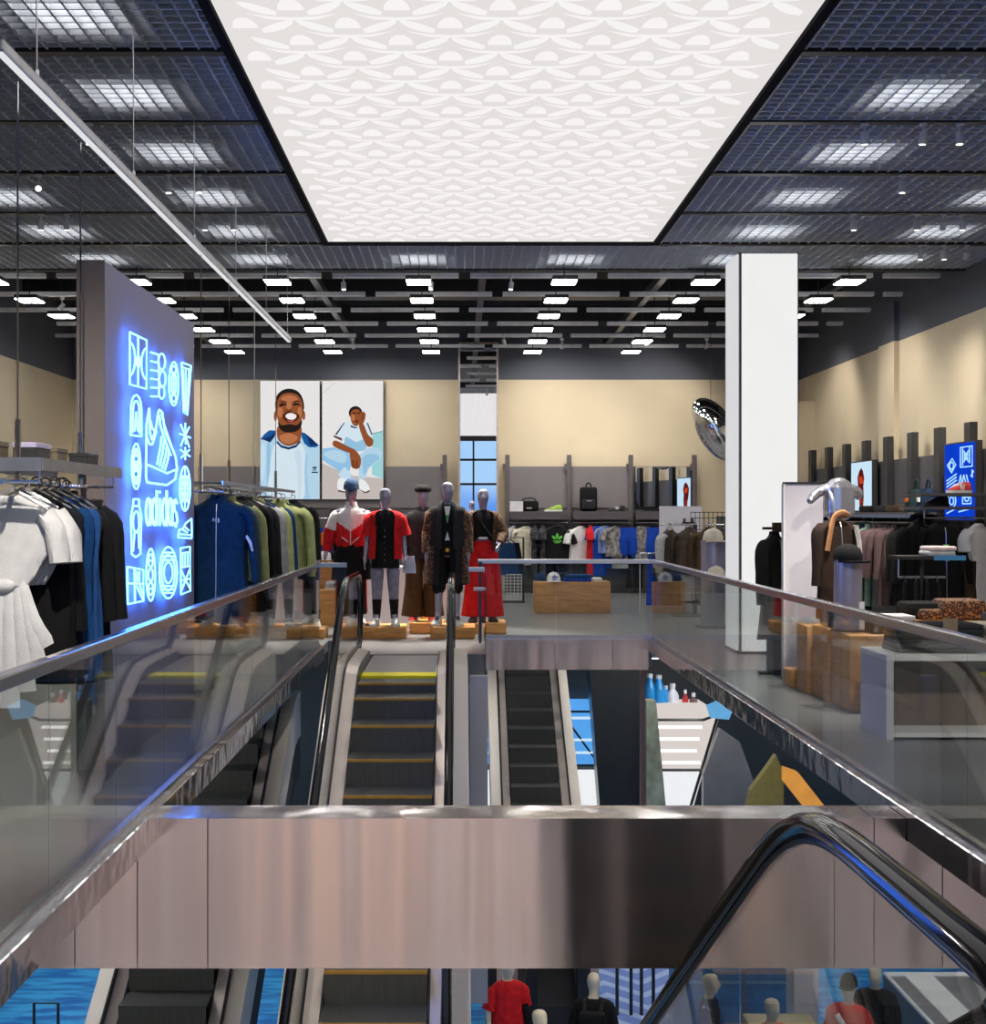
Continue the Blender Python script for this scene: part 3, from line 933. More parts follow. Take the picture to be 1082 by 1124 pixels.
# ---------------------------------------------------------------- garments on hangers
MESHES = {}
def cached(key, fn):
    if key not in MESHES:
        MESHES[key] = fn()
    return MESHES[key]
def link_mesh(name, me, m, parent):
    o = bpy.data.objects.new(name, me); COL.objects.link(o); o.parent = parent
    for i, mm in enumerate(m if isinstance(m, (list, tuple)) else [m]):
        o.material_slots[i].link = 'OBJECT'
        o.material_slots[i].material = mm
    return o
HANGER = mat('hanger_black', (.03, .03, .032), .4)
HANGER_W = mat('hanger_steel', (.6, .6, .62), .3, metal=.8)
def m_hanger(w):
    mb = MB()
    hook = [(0, 0, -.02)] + [(.028 * math.sin(a), 0, .012 + .028 * math.cos(a)) for a in [R(180 - 30 * k) for k in range(9)]]
    mb.tube(hook, .004, 5)
    mb.tube([(-w, 0, -.115), (-w * .5, 0, -.065), (0, 0, -.02), (w * .5, 0, -.065), (w, 0, -.115)], [.006, .009, .012, .009, .006], 6)
    return mb.mesh('hanger', HANGER, True)
def m_torso(w, l, th, flare, seed, n=28):
    mb = MB()
    rows = [(-.055, .055, .05), (-.075, .085, .055), (-.10, w * .62, th * .75), (-.125, w * .88, th * .9), (-.155, w, th), (-.22, w * .99, th * 1.05),
            (-.34, w * .93, th * 1.1)]
    for k in range(1, 7):
        f = k / 6
        rows.append((-.34 - (l - .34) * f, w * (.93 + flare * f), th * (1.1 + .25 * f)))
    mb.loft(rows, n, .09, 9, seed, sq=.85)
    return mb.mesh('body', WHITE, True, 70)
def m_sleeve(s, w, ln, out, r0, r1, seed):
    mb = MB()
    p = [(s * w * .80, 0, -.15), (s * (w + out * .35), 0, -.22), (s * (w + out * .7), -.008, -.15 - ln * .55), (s * (w + out), -.015, -.15 - ln)]
    mb.tube(spline(p, 3), [r0 + (r1 - r0) * k / 9 for k in range(10)], 12, ry=[.6 * (r0 + (r1 - r0) * k / 9) for k in range(10)], fold=.10, fk=4, ph=seed)
    return mb.mesh('sleeve', WHITE, True, 70)
def m_collar(r):
    mb = MB()
    mb.loft([(-.075, r + .02, .055), (-.045, r + .005, .05), (-.02, r, .045)], 16, gap=.25, thick=.008)
    return mb.mesh('collar', WHITE, True)
def m_legs(w, l, seed):
    mb = MB()
    mb.loft([(-.08, w, .03), (-.12, w, .035), (-.32, w * 1.1, .05)], 20, .05, 6, seed)
    for s in (-1, 1):
        mb.tube([(s * w * .5, 0, -.27), (s * w * .56, 0, -.55), (s * w * .60, 0, -l)], [w * .62, w * .56, w * .58], 12, ry=[.05, .05, .045], fold=.08, fk=4, ph=seed)
    return mb.mesh('body', WHITE, True, 70)
def garment(kind, name, label, m, loc, rz=0.0, sc=1.0, group=None, m2=None, cat=None, seed=None, simple=False, hang=HANGER):
    """tee, top (no sleeves), jacket, long (long sleeve), skirt, trousers, dress; hook at the origin"""
    seed = seed if seed is not None else random.randint(0, 5)
    t = thing(name, label, cat or kind, loc, rz, group)
    t.scale = (sc, sc, sc)
    if kind in ('trousers', 'shorts', 'skirt'):
        l = {'trousers': 1.05, 'shorts': .55, 'skirt': .6}[kind]
        if kind == 'skirt':
            me = cached(('skirt', seed), lambda: MB().loft([(-.08, .17, .03), (-.2, .19, .045), (-.6, .25, .06)], 24, .12, 8, seed).mesh('body', WHITE, True))
        else:
            me = cached((kind, seed), lambda: m_legs(.18, l, seed))
        link_mesh('body', me, m, t)
        link_mesh('hanger', cached('hanger_s', lambda: m_hanger(.16)), hang, t)
        return t
    W_, L_, T_, FL = {'tee': (.235, .70, .050, .02), 'top': (.20, .62, .045, .0), 'jacket': (.25, .74, .075, .0), 'long': (.24, .72, .055, .0),
                      'dress': (.22, 1.15, .06, .15), 'coat': (.25, 1.12, .08, .08), 'tank': (.19, .95, .05, .08), 'crop': (.20, .50, .05, -.42)}[kind]
    link_mesh('body', cached(('torso', kind, seed), lambda: m_torso(W_, L_, T_, FL, seed)), m, t)
    ms = m2 or m
    if kind == 'crop':
        for s in (-1, 1):
            link_mesh('sleeve', cached(('sl', kind, s), lambda: m_sleeve(s, W_, .24, .045, .085, .085, seed)), ms, t)
    if kind in ('tee', 'dress'):
        for s in (-1, 1):
            link_mesh('sleeve', cached(('sl', kind, s), lambda: m_sleeve(s, W_, .22, .075, .085, .09, seed)), ms, t)
    elif kind in ('jacket', 'long', 'coat'):
        for s in (-1, 1):
            link_mesh('sleeve', cached(('sl', kind, s), lambda: m_sleeve(s, W_, .62, .075, .085, .055, seed)), ms, t)
    if kind in ('jacket', 'coat'):
        link_mesh('collar', cached(('col', kind), lambda: m_collar(.062)), ms, t)
        link_mesh('zip', cached(('zip', kind), lambda: MB().tube([(0, -T_ * .80, -.10), (0, -T_ * 1.02, -.16), (0, -T_ * 1.16, -.36), (0, -T_ * 1.38, -L_ + .01)], .006, 5, ry=.004).mesh('zip', DULLCHROME)), DULLCHROME, t)
    link_mesh('hanger', cached('hanger', lambda: m_hanger(W_ * .85)), hang, t)
    return t

# ---------------------------------------------------------------- mannequins
def skin_mesh(name, V, E, RR, m, sub=2):
    me = bpy.data.meshes.new(name)
    me.from_pydata(V, E, [])
    o = bpy.data.objects.new(name, me)
    COL.objects.link(o)
    o.modifiers.new('skin', 'SKIN')
    sl = me.skin_vertices[0].data
    for i, r in enumerate(RR):
        sl[i].radius = r if isinstance(r, tuple) else (r, r)
        sl[i].use_root = (i == 0)
    s = o.modifiers.new('sub', 'SUBSURF')
    s.levels = sub; s.render_levels = sub
    dg = bpy.context.evaluated_depsgraph_get()
    nm = bpy.data.meshes.new_from_object(o.evaluated_get(dg))
    bpy.data.objects.remove(o)
    bpy.data.meshes.remove(me)
    nm.name = name
    nm.materials.clear(); nm.materials.append(m)
    for p in nm.polygons:
        p.use_smooth = True
    return nm
MANNEQUIN = mat('mannequin_lilac', (.34, .33, .45), .22, vary=.12, scale=6, metal=.35, coat=.5)
IVORY = mat('mannequin_ivory', (.72, .62, .47), .4, vary=.04)
def body_mesh(key, arms, head=True, female=False, legs=None):
    """arms: for each side (elbow, wrist); the body is one skinned surface with five fingers on each hand"""
    if key in MESHES:
        return MESHES[key]
    k = .93 if female else 1.0
    V, E, RR = [], [], []
    def v(p, r, par=None):
        V.append(tuple(p)); RR.append(r)
        if par is not None:
            E.append((par, len(V) - 1))
        return len(V) - 1
    pel = v((0, 0, .94), (.135, .10))
    wa = v((0, 0, 1.10), (.115 * k, .085), pel)
    ch = v((0, 0, 1.28), (.145 * k, .105), wa)
    up = v((0, .005, 1.40), (.11, .075), ch)
    nk = v((0, .005, 1.515), .044, up)
    if head:
        jaw = v((0, -.034, 1.595), (.072, .090), nk)
        mid = v((0, -.015, 1.69), (.088, .112), jaw)
        cr = v((0, -.0, 1.775), (.070, .088), mid)
    lg = legs or {-1: [(-.095, 0, .90), (-.10, -.01, .72), (-.105, -.005, .49), (-.11, .02, .33), (-.115, .03, .09)],
                  1: [(.095, 0, .90), (.10, -.01, .72), (.105, -.005, .49), (.11, .02, .33), (.115, .03, .09)]}
    for s in (-1, 1):
        p = pel
        for q, r in zip(lg[s], (.092, .08, .055, .055, .036)):
            p = v(q, r, p)
        a = Vector(lg[s][-1])
        p2 = v(a + Vector((s * .015, -.11, -.055)), .033, p)
        v(a + Vector((s * .022, -.18, -.062)), .024, p2)
        v(a + Vector((0, .045, -.055)), .028, p)
    for s in (-1, 1):
        el, wr = [Vector(q) for q in arms[s]]
        sh = v((s * .175 * k, .0, 1.42), .056, up)
        e = v(el, .041, sh)
        w = v(wr, .026, e)
        d = (wr - el).normalized()
        side = Vector((0, -1, 0)) if abs(d.y) < .8 else Vector((0, 0, 1))
        side = (side - d * side.dot(d)).normalized()
        inn = d.cross(side) * (1 if s > 0 else -1)
        pa = v(wr + d * .075, (.022, .036), w)
        for i, (of, ln) in enumerate(((.030, .075), (.010, .088), (-.011, .082), (-.031, .062))):
            b = wr + d * .11 + side * of
            f1 = v(b, .0095, pa)
            f2 = v(b + d * ln * .5 + inn * .006, .0088, f1)
            v(b + d * ln * .95 + inn * .02, .007, f2)
        t1 = v(wr + d * .055 + side * .048 + inn * .01, .011, pa)
        v(wr + d * .10 + side * .062 + inn * .025, .009, t1)
    me = skin_mesh('body', V, E, RR, MANNEQUIN, 2)
    if head:
        for q in me.vertices:                    # an abstract face: nose ridge, eye hollows, chin, ears
            x, y, z = q.co
            if z > 1.55 and y < -.02:
                q.co.y -= .034 * math.exp(-(x / .012) ** 2 - ((z - 1.655) / .026) ** 2)
                q.co.y += .024 * (math.exp(-((x - .03) / .016) ** 2 - ((z - 1.69) / .014) ** 2) + math.exp(-((x + .03) / .016) ** 2 - ((z - 1.69) / .014) ** 2))
                q.co.y -= .006 * math.exp(-(x / .025) ** 2 - ((z - 1.612) / .008) ** 2)
                q.co.y -= .010 * math.exp(-(x / .02) ** 2 - ((z - 1.575) / .012) ** 2)
            elif z > 1.6 and abs(y) < .03:
                q.co.x += math.copysign(.010, x) * math.exp(-((y - .0) / .014) ** 2 - ((z - 1.67) / .024) ** 2)
    MESHES[key] = me
    return me
A_DOWN = {-1: ((-.235, .03, 1.14), (-.255, -.04, .90)), 1: ((.235, .03, 1.14), (.255, -.04, .90))}
A_POCKET = {-1: ((-.265, .05, 1.14), (-.22, -.07, .95)), 1: ((.265, .05, 1.14), (.22, -.07, .95))}
A_WIDE = {-1: ((-.27, .02, 1.15), (-.315, -.03, .92)), 1: ((.26, .02, 1.15), (.30, -.03, .92))}
A_UP = {-1: ((-.24, .02, 1.15), (-.27, -.03, .91)), 1: ((.27, -.02, 1.17), (.22, -.20, 1.05))}

def clothe(t, name, m, fn, smooth=True):
    mb = MB(); fn(mb)
    return mb.build(name, m, t, smooth=smooth, angle=60)
def top_piece(t, name, m, zt=1.475, zb=.88, rx=.185, ry=.125, gap=0.0, flare=.0, fold=.05, sleeves=None, arms=A_DOWN, r0=.072, r1=.05, part=1.0, ms=None, ph=0.0):
    def f(mb):
        rows = [(zt + .02, .062, .062), (zt + .008, .10, .08), (zt - .012, rx * .88, ry * .70), (zt - .04, rx * 1.06, ry * .80), (zt - .075, rx * 1.10, ry * .9), (zt - .15, rx * 1.03, ry)]
        n = 6
        for i in range(1, n + 1):
            q = i / n
            rows.append((zt - .15 - (zt - .15 - zb) * q, rx * (.98 + flare * q), ry * (1.0 + flare * q)))
        mb.loft(rows, 28, fold, 8, ph, gap=gap, thick=.012)
    o = clothe(t, name, m, f)
    if sleeves:
        for s in (-1, 1):
            el, wr = [Vector(q) for q in arms[s]]
            sh = Vector((s * .135, 0, zt - .075))
            sh2 = Vector((s * .195, .005, zt - .115))
            if sleeves == 'short':
                pts = [sh, sh2, sh2.lerp(el, .45), sh2.lerp(el, .9)]
                rr = [r0 * .65, r0 * .98, r0 + .008, r0 + .016]
            else:
                pts = [sh, sh2, sh2.lerp(el, .5), el, el.lerp(wr, .5), wr]
                rr = [r0 * .65, r0 * .96, r0, r0 - .004, (r0 + r1) / 2, r1]
            clothe(t, 'sleeve', ms or m, lambda mb: mb.tube(spline(pts, 3), [rr[min(len(rr) - 1, i // 3)] * (1 - (i % 3) / 3) + rr[min(len(rr) - 1, i // 3 + 1)] * (i % 3) / 3 for i in range(len(pts) * 3 - 2)], 12, fold=.07, fk=4, ph=s))
    return o
def trousers_piece(t, name, m, zt=1.05, zb=.07, r=(.11, .095, .085, .10), wide=.0, fold=.05, lift=0):
    def f(mb):
        mb.loft([(zt, .13, .10), (zt - .06, .15, .115), (.93, .175, .125), (.86, .175, .12)], 24)
        for s in (-1, 1):
            mb.tube(spline([(s * .09, 0, .93), (s * (.10 + wide * .3), -.005, .72), (s * (.107 + wide * .6), 0, .49), (s * (.115 + wide), .012, zb)], 3),
                    [r[0] + (r[1] - r[0]) * i / 3 for i in range(3)] + [r[1] + (r[2] - r[1]) * i / 3 for i in range(3)] + [r[2] + (r[3] - r[2]) * i / 3 for i in range(4)], 14, fold=fold, fk=5, ph=s)
    return clothe(t, name, m, f)
def leg_piece(t, name, m, z0, z1, r0, r1, legs=None):
    for s in (-1, 1):
        pts = [Vector((s * .10, -.01, .72)), Vector((s * .105, -.005, .49)), Vector((s * .11, .02, .33)), Vector((s * .115, .03, .09))]
        def p(z):
            for a, b in zip(pts, pts[1:]):
                if b.z <= z <= a.z:
                    return a.lerp(b, (a.z - z) / (a.z - b.z))
            return pts[0] if z > .72 else pts[-1]
        clothe(t, name, m, lambda mb: mb.tube([p(z0), p((z0 + z1) / 2), p(z1)], [r0, (r0 + r1) / 2, r1], 12))
def shoe_shape(t, m_up, m_sole, at_=(0, 0, 0), rz=0.0, sc=1.0, laces=None, as_parts='shoe'):
    """a trainer pointing to -Y; returns the upper, with sole (and laces) below it"""
    def rowsof(zb, pr):
        return [[Vector((a * wx, y, zb + (zt - zb) * b)) for a, b in pr] for y, wx, zt in
                ((.10, .028, .085), (.085, .036, .10), (.04, .040, .105), (-.02, .042, .088), (-.08, .047, .062), (-.14, .045, .045), (-.175, .028, .032))]
    pr = [(-1, 0), (-.97, .5), (-.7, .92), (0, 1), (.7, .92), (.97, .5), (1, 0)]
    mtx = Matrix.Translation(Vector(at_)) @ Matrix.Rotation(rz, 4, 'Z') @ Matrix.Diagonal((sc, sc, sc, 1))
    mb = MB(); mb.rings([[mtx @ p for p in r] for r in rowsof(.02, pr)])
    up = mb.build(as_parts, m_up, t, smooth=True, angle=60)
    mb = MB(); mb.rings([[mtx @ Vector((p.x * 1.08, p.y * 1.05, 0 if i < 1 else p.z)) for i, p in enumerate([Vector((r[0].x, r[0].y, 0)), Vector((r[0].x, r[0].y, .026)), Vector((r[-1].x, r[-1].y, .026)), Vector((r[-1].x, r[-1].y, 0))])] for r in rowsof(.02, pr)])
    mb.build('sole', m_sole, up)
    if laces:
        mb = MB()
        for q in range(4):
            mb.tube([mtx @ Vector((-.022, -.02 - .02 * q, .092 - .009 * q)), mtx @ Vector((0, -.02 - .02 * q, .098 - .009 * q)), mtx @ Vector((.022, -.02 - .02 * q, .092 - .009 * q))], .004 * sc, 5)
        mb.build('laces', laces, up)
    return up
def shoe_pair(t, m_up, m_sole, laces=None):
    for s in (-1, 1):
        shoe_shape(t, m_up, m_sole, (s * .125, -.03, -.005), rz=s * .12, sc=1.16, laces=laces)
def mannequin(label, loc, key, arms, rz=0.0, m=None, head=True, female=False, sc=1.0, group='mannequins', name='mannequin'):
    t = thing(name, label, 'mannequin', loc, rz, group)
    t.scale = (sc, sc, sc)
    me = body_mesh(key, arms, head, female)
    link_mesh('body', me, m or MANNEQUIN, t)
    return t
def trefoil(mb, c, s, ax=Vector((1, 0, 0)), up=Vector((0, 0, 1))):
    """three leaves over three bars, filled outline"""
    c = Vector(c)
    for ang, sc in ((90, 1.0), (140, .95), (40, .95)):
        d = ax * math.cos(R(ang)) + up * math.sin(R(ang))
        p = ax * -math.sin(R(ang)) + up * math.cos(R(ang))
        pts = [c + d * (s * sc * u) + p * (s * w) for u, w in ((.15, 0), (.35, .13), (.6, .20), (.85, .13), (1.0, 0), (.85, -.13), (.6, -.20), (.35, -.13))]
        mb.poly(pts)
    for k in range(3):
        z = -.05 - .13 * k
        w = .62 - .12 * k
        mb.poly([c + ax * (s * a) + up * (s * b) for a, b in ((-w, z), (w, z), (w * .95, z - .08), (-w * .95, z - .08))])
# ---------------------------------------------------------------- display plinths and the row of mannequins
def plinth(label, x0, x1, y0, y1, h, m=WOOD, name='wooden_plinth', group='orange display plinths', z=0.0):
    mb = MB(); mb.box(x0, x1, y0, y1, z, z + h, .018, 2)
    return tag(mb.build(name, m, smooth=True), label, 'plinth', group)
plinth('low orange plinth under the white and red jacket mannequin', -1.62, -1.12, 17.55, 18.15, .15)
plinth('low orange plinth under the red cardigan mannequin', -1.26, -.69, 17.35, 17.95, .15)
plinth('low orange plinth under the brown trousers and red shoes', -.67, -.20, 18.02, 18.65, .15)
plinth('low orange plinth under the long dark coat mannequin', -.38, .19, 17.35, 17.99, .15)
plinth('low orange plinth under the red trousers mannequin', .20, .61, 18.0, 18.6, .15)
mb = MB(); mb.box(-1.6, -.05, 19.0, 19.35, 0, .86, .01, 1)
tag(mb.build('display_block', LILAC), 'long white display block standing behind the mannequin legs', 'display block')
for x, l in ((-.49, 'between the brown trouser legs'), (-.12, 'behind the long dark coat')):
    mb = MB(); mb.rings([[Vector((x + a * r, 18.75 + b * r, z)) for a, b in ((-1, -1), (1, -1), (1, 1), (-1, 1))] for z, r in ((0, .055), (.42, .04), (.78, .015))])
    tag(mb.build('wooden_cone_stand', WOOD), 'tapering orange wooden stand ' + l, 'stand', 'orange tapering stands')

BLK = fabric('black', (.009, .009, .010)); WHT = fabric('white', (.80, .79, .80), .06); RED = fabric('red', (.62, .015, .02)); NAVY = fabric('navy', (.012, .045, .13))
CHAR = fabric('charcoal', (.024, .024, .029)); BROWN = fabric('dark_brown', (.065, .040, .022)); GREYLEG = fabric('lilac_grey', (.26, .26, .36), .3)
CAPBLUE = fabric('cap_blue', (.05, .10, .20)); SHOEW = mat('shoe_white', (.75, .74, .72), .5, vary=.05); SHOER = mat('shoe_red', (.55, .03, .03), .5); SHOEB = mat('shoe_black', (.02, .02, .022), .45)
def leopard():
    m = bpy.data.materials.new('fabric_leopard')
    m.use_nodes = True
    t = m.node_tree; b = t.nodes['Principled BSDF']; b.inputs['Roughness'].default_value = .85
    co = t.nodes.new('ShaderNodeTexCoord'); vo = t.nodes.new('ShaderNodeTexVoronoi'); vo.inputs['Scale'].default_value = 34
    r = t.nodes.new('ShaderNodeValToRGB')
    e = r.color_ramp.elements
    e[0].position = .22; e[0].color = (.25, .12, .05, 1); e[1].position = .36; e[1].color = (.018, .010, .008, 1)
    q = r.color_ramp.elements.new(.62); q.color = (.03, .016, .012, 1); q2 = r.color_ramp.elements.new(.7); q2.color = (.22, .11, .055, 1)
    t.links.new(co.outputs['Object'], vo.inputs['Vector']); t.links.new(vo.outputs['Distance'], r.inputs['Fac']); t.links.new(r.outputs['Color'], b.inputs['Base Color'])
    return m
LEO = leopard()
CAMO = LEO
def cap_on_head(t, m, z=1.735, brim=None, y=-.01):
    o = clothe(t, 'cap', m, lambda mb: mb.loft([(z - .03, .098, .122, 0, y), (z + .02, .099, .12, 0, y), (z + .07, .084, .10, 0, y), (z + .105, .05, .06, 0, y), (z + .12, .01, .012, 0, y)], 20))
    mb = MB()
    mb.prism([(-.085, -.07), (-.08, -.15), (-.04, -.185), (0, -.195), (.04, -.185), (.08, -.15), (.085, -.07), (0, -.10)], z - .035, z - .022, 'z')
    mb.build('brim', brim or m, o)

# 1  white and red track jacket
t1 = mannequin('mannequin in blue cap, white and red track jacket and black shorts over trousers', (-1.43, 17.95, .15), 'm_wide', A_WIDE, sc=1.03)
def two_tone(mb):
    base = [(1.50, .07, .065), (1.47, .10, .08), (1.44, .16, .10), (1.40, .20, .115), (1.32, .205, .13), (1.24, .205, .135), (1.16, .205, .135), (1.09, .205, .135), (1.03, .20, .13), (.98, .185, .125)]
    rows = []
    for a, b in zip(base, base[1:]):
        for k in range(5):
            rows.append(tuple(p + (q - p) * k / 5 for p, q in zip(a, b)))
    mb.loft(rows + [base[-1]], 72, .05, 8, 1.0)
j = clothe(t1, 'jacket_body', [WHT, RED], two_tone)
for p in j.data.polygons:
    c = p.center
    p.material_index = 1 if c.z < 1.17 + .14 * min(1, abs(c.x) / .2) else 0
clothe(t1, 'collar', WHT, lambda mb: mb.loft([(1.46, .10, .085), (1.52, .075, .07), (1.55, .072, .068)], 18, gap=.3))
for s in (-1, 1):
    el, wr = [Vector(q) for q in A_WIDE[s]]
    clothe(t1, 'sleeve', WHT, lambda mb: mb.tube(spline([(s * .13, 0, 1.40), (s * .20, 0, 1.36), Vector((s * .20, 0, 1.37)).lerp(el, .75)], 3), [.04, .055, .066, .074, .08, .084, .088], 12, fold=.06, fk=4))
    clothe(t1, 'cuff_sleeve', RED, lambda mb: mb.tube(spline([Vector((s * .20, 0, 1.37)).lerp(el, .7), el, wr], 3), [.09, .09, .088, .085, .075, .062, .05], 12, fold=.08, fk=4))
    mb = MB(); mb.tube([(s * .02, -.125, 1.03), (s * .07, -.13, 1.07), (s * .11, -.128, 1.10)], .007, 5); mb.build('stripe', WHT, t1)
mb = MB(); mb.box(-.006, .006, -.142, -.125, 1.0, 1.46); mb.build('zip', WHT, t1)
clothe(t1, 'shorts', BLK, lambda mb: mb.loft([(1.03, .16, .12), (.92, .20, .14), (.74, .245, .16), (.56, .255, .165)], 28, .06, 9))
trousers_piece(t1, 'trousers', BLK, r=(.10, .085, .075, .085), zb=.12)
for s in (-1, 1):
    mb = MB(); mb.tube([(s * .185, -.02, .56), (s * .19, -.01, .3), (s * .195, .01, .14)], .012, 6); mb.build('side_stripe', RED, t1)
cap_on_head(t1, CAPBLUE)
shoe_pair(t1, SHOEW, SHOEW)

# 2  red cardigan
t2 = mannequin('mannequin in open red cardigan over a short black dress with lilac grey tights', (-.965, 17.62, .15), 'm_down_f', A_DOWN, female=True)
top_piece(t2, 'dress', BLK, zb=.74, rx=.165, ry=.125, flare=.12)
top_piece(t2, 'cardigan', RED, zb=.86, rx=.205, ry=.15, gap=.62, flare=.10, sleeves='short', r0=.085)
clothe(t2, 'collar', WHT, lambda mb: mb.loft([(1.455, .10, .09), (1.485, .08, .075), (1.50, .074, .07)], 18, gap=.35))
mb = MB()
for k in range(6):
    mb.sphere((0, -.137 - .003 * k, 1.22 - .075 * k), .008, u=8, v=6)
mb.build('buttons', DULLCHROME, t2)['kind'] = 'stuff'
leg_piece(t2, 'tights', GREYLEG, .72, .34, .088, .062)
leg_piece(t2, 'sock', BLK, .34, .09, .064, .046)
mb = MB(); mb.tube([(-.17, -.08, 1.42), (-.06, -.15, 1.2), (.1, -.155, .98)], .012, 6); mb.build('bag_strap', BLK, t2)
shoe_pair(t2, SHOEW, SHOEW)
t = thing('tote_bag', 'small white tote bag hanging beside the red cardigan mannequin', 'bag', (-.66, 17.7, .82))
mb = MB(); mb.rings([[Vector((a * w, b * .05, z)) for a, b in ((-1, -1), (1, -1), (1, 1), (-1, 1))] for z, w in ((0, .085), (.1, .08), (.22, .06))]); mb.build('body', fabric('pale_blue', (.55, .58, .72)), t)
mb = MB(); mb.tube(spline([(-.04, 0, .22), (-.03, 0, .34), (.03, 0, .34), (.04, 0, .22)], 3), .006, 6); mb.build('strap', BLK, t)

# 3  black jacket, brown trousers
t3 = mannequin('mannequin in black beret and black jacket with wide brown trousers and red shoes', (-.50, 18.33, .15), 'm_down', A_DOWN)
top_piece(t3, 'jacket', CHAR, zb=.84, rx=.205, ry=.14, flare=.04, sleeves='long', r0=.078)
clothe(t3, 'collar', BLK, lambda mb: mb.loft([(1.44, .13, .10), (1.49, .10, .085), (1.53, .085, .075)], 18, gap=.3))
mb = MB(); mb.box(-.04, .03, -.137, -.128, 1.28, 1.31); mb.build('chest_patch', WHT, t3)
trousers_piece(t3, 'trousers', BROWN, r=(.115, .115, .12, .145), wide=.03)
clothe(t3, 'beret', BLK, lambda mb: mb.loft([(1.73, .097, .12), (1.76, .115, .13), (1.80, .10, .11), (1.83, .05, .055)], 20, .08, 6))
shoe_pair(t3, SHOER, SHOEW)

# 4  long coat, bald
t4 = mannequin('tall bald mannequin in a long open dark coat with brown leopard sleeves', (-.165, 17.7, .15), 'm_down', A_DOWN, sc=1.045)
top_piece(t4, 'shirt', BLK, zb=.86, rx=.165, ry=.115)
mb = MB(); mb.poly([(-.04, -.121, 1.47), (.04, -.121, 1.47), (.0, -.128, 1.26)]); mb.poly([(-.03, -.125, 1.05), (.03, -.125, 1.05), (0, -.127, 1.16)]); mb.build('shirt_print', WHT, t4)
mb = MB(); mb.poly([(-.018, -.131, 1.36), (.018, -.131, 1.36), (.0, -.133, 1.29)]); mb.build('green_mark', fabric('green', (.05, .5, .08)), t4)
trousers_piece(t4, 'trousers', BLK, zb=.46, r=(.10, .09, .085, .09))
top_piece(t4, 'coat', fabric('coat_black', (.022, .022, .026)), zb=.50, rx=.215, ry=.155, gap=.45, flare=.15, sleeves='long', r0=.084, r1=.066, ms=LEO)
for s in (-1, 1):
    clothe(t4, 'lapel', CHAR, lambda mb: mb.tube(spline([(s * .05, .05, 1.53), (s * .085, -.08, 1.48), (s * .10, -.15, 1.25), (s * .095, -.165, .95)], 3), .03, 8, ry=.012))
    clothe(t4, 'coat_panel', LEO, lambda mb: mb.tube([(s * .2, -.05, .98), (s * .215, -.05, .75), (s * .225, -.04, .52)], [.05, .06, .065], 10, ry=[.09, .10, .11], fold=.05))
mb = MB(); mb.sphere((.0, -.13, .93), .025, u=10, v=8); mb.build('yellow_badge', mat('yellow_badge', (.85, .5, .03), .4), t4)
shoe_pair(t4, SHOEW, SHOEW, laces=CHAR)

# 5  leopard jacket, red trousers
t5 = mannequin('mannequin in leopard print jacket over black crop top with wide red trousers', (.305, 18.3, .15), 'm_up_f', A_UP, female=True)
top_piece(t5, 'crop_top', BLK, zb=1.12, rx=.165, ry=.12)
mb = MB(); mb.box(-.06, .06, -.128, -.118, 1.10, 1.13); mb.build('print_band', WHT, t5)
top_piece(t5, 'jacket', LEO, zb=.98, rx=.205, ry=.145, gap=.7, flare=.05, sleeves='long', r0=.08, r1=.055, arms=A_UP)
trousers_piece(t5, 'trousers', RED, zt=1.08, r=(.115, .115, .115, .135), wide=.04)
mb = MB(); mb.tube([(-.1, -.12, 1.44), (.02, -.16, 1.25), (.14, -.14, 1.08)], .016, 6); mb.build('bag_strap', BLK, t5)
shoe_pair(t5, SHOEB, SHOEB)

# two dressed figures behind the jackets rack, seen under it
for x, l, mt, pl in ((-3.30, 'mannequin in red trousers on an orange plinth behind the navy jacket rack', RED, 'orange plinth under red trousers behind the navy jacket rack'),
                     (-2.93, 'mannequin in blue jeans on an orange plinth behind the navy jacket rack', fabric('denim', (.06, .10, .20)), 'orange plinth under blue jeans behind the navy jacket rack')):
    yy = 18.1 if x < -3.1 else 17.75
    plinth(pl, x - .26, x + .24, yy - .22, yy + .28, .15)
    t = mannequin(l, (x, yy, .15), 'm_down', A_DOWN)
    trousers_piece(t, 'trousers', mt)
    top_piece(t, 'jacket', CHAR if x < -3.1 else NAVY, zb=.86, sleeves='long')
    shoe_pair(t, SHOEW, SHOEW)

# legs-only form in grey leggings
plinth('low orange plinth under the grey leggings form', -2.2, -1.72, 17.3, 17.85, .13)
t = thing('legs_form', 'half mannequin of legs only in grey leggings beside the wooden shoe box', 'mannequin', (-1.97, 17.6, .13))
def legs_skin():
    V = [(0, 0, .93), (0, 0, 1.0)]; E = [(0, 1)]; RR = [(.135, .10), (.12, .09)]
    for s in (-1, 1):
        p = 0
        for q, r in zip([(s * .095, 0, .88), (s * .10, -.01, .70), (s * .105, -.005, .48), (s * .11, .02, .33), (s * .115, .03, .09), (s * .13, -.09, .03)], (.092, .08, .056, .056, .036, .03)):
            V.append(q); RR.append(r); E.append((p, len(V) - 1)); p = len(V) - 1
    return skin_mesh('body', V, E, RR, GREYLEG, 2)
link_mesh('body', legs_skin(), GREYLEG, t)
leg_piece(t, 'sock', CHAR, .22, .09, .058, .046)
shoe_pair(t, SHOEW, SHOEW)
clothe(t, 'waistband', WHT, lambda mb: mb.loft([(.96, .138, .105), (1.02, .132, .10)], 20))

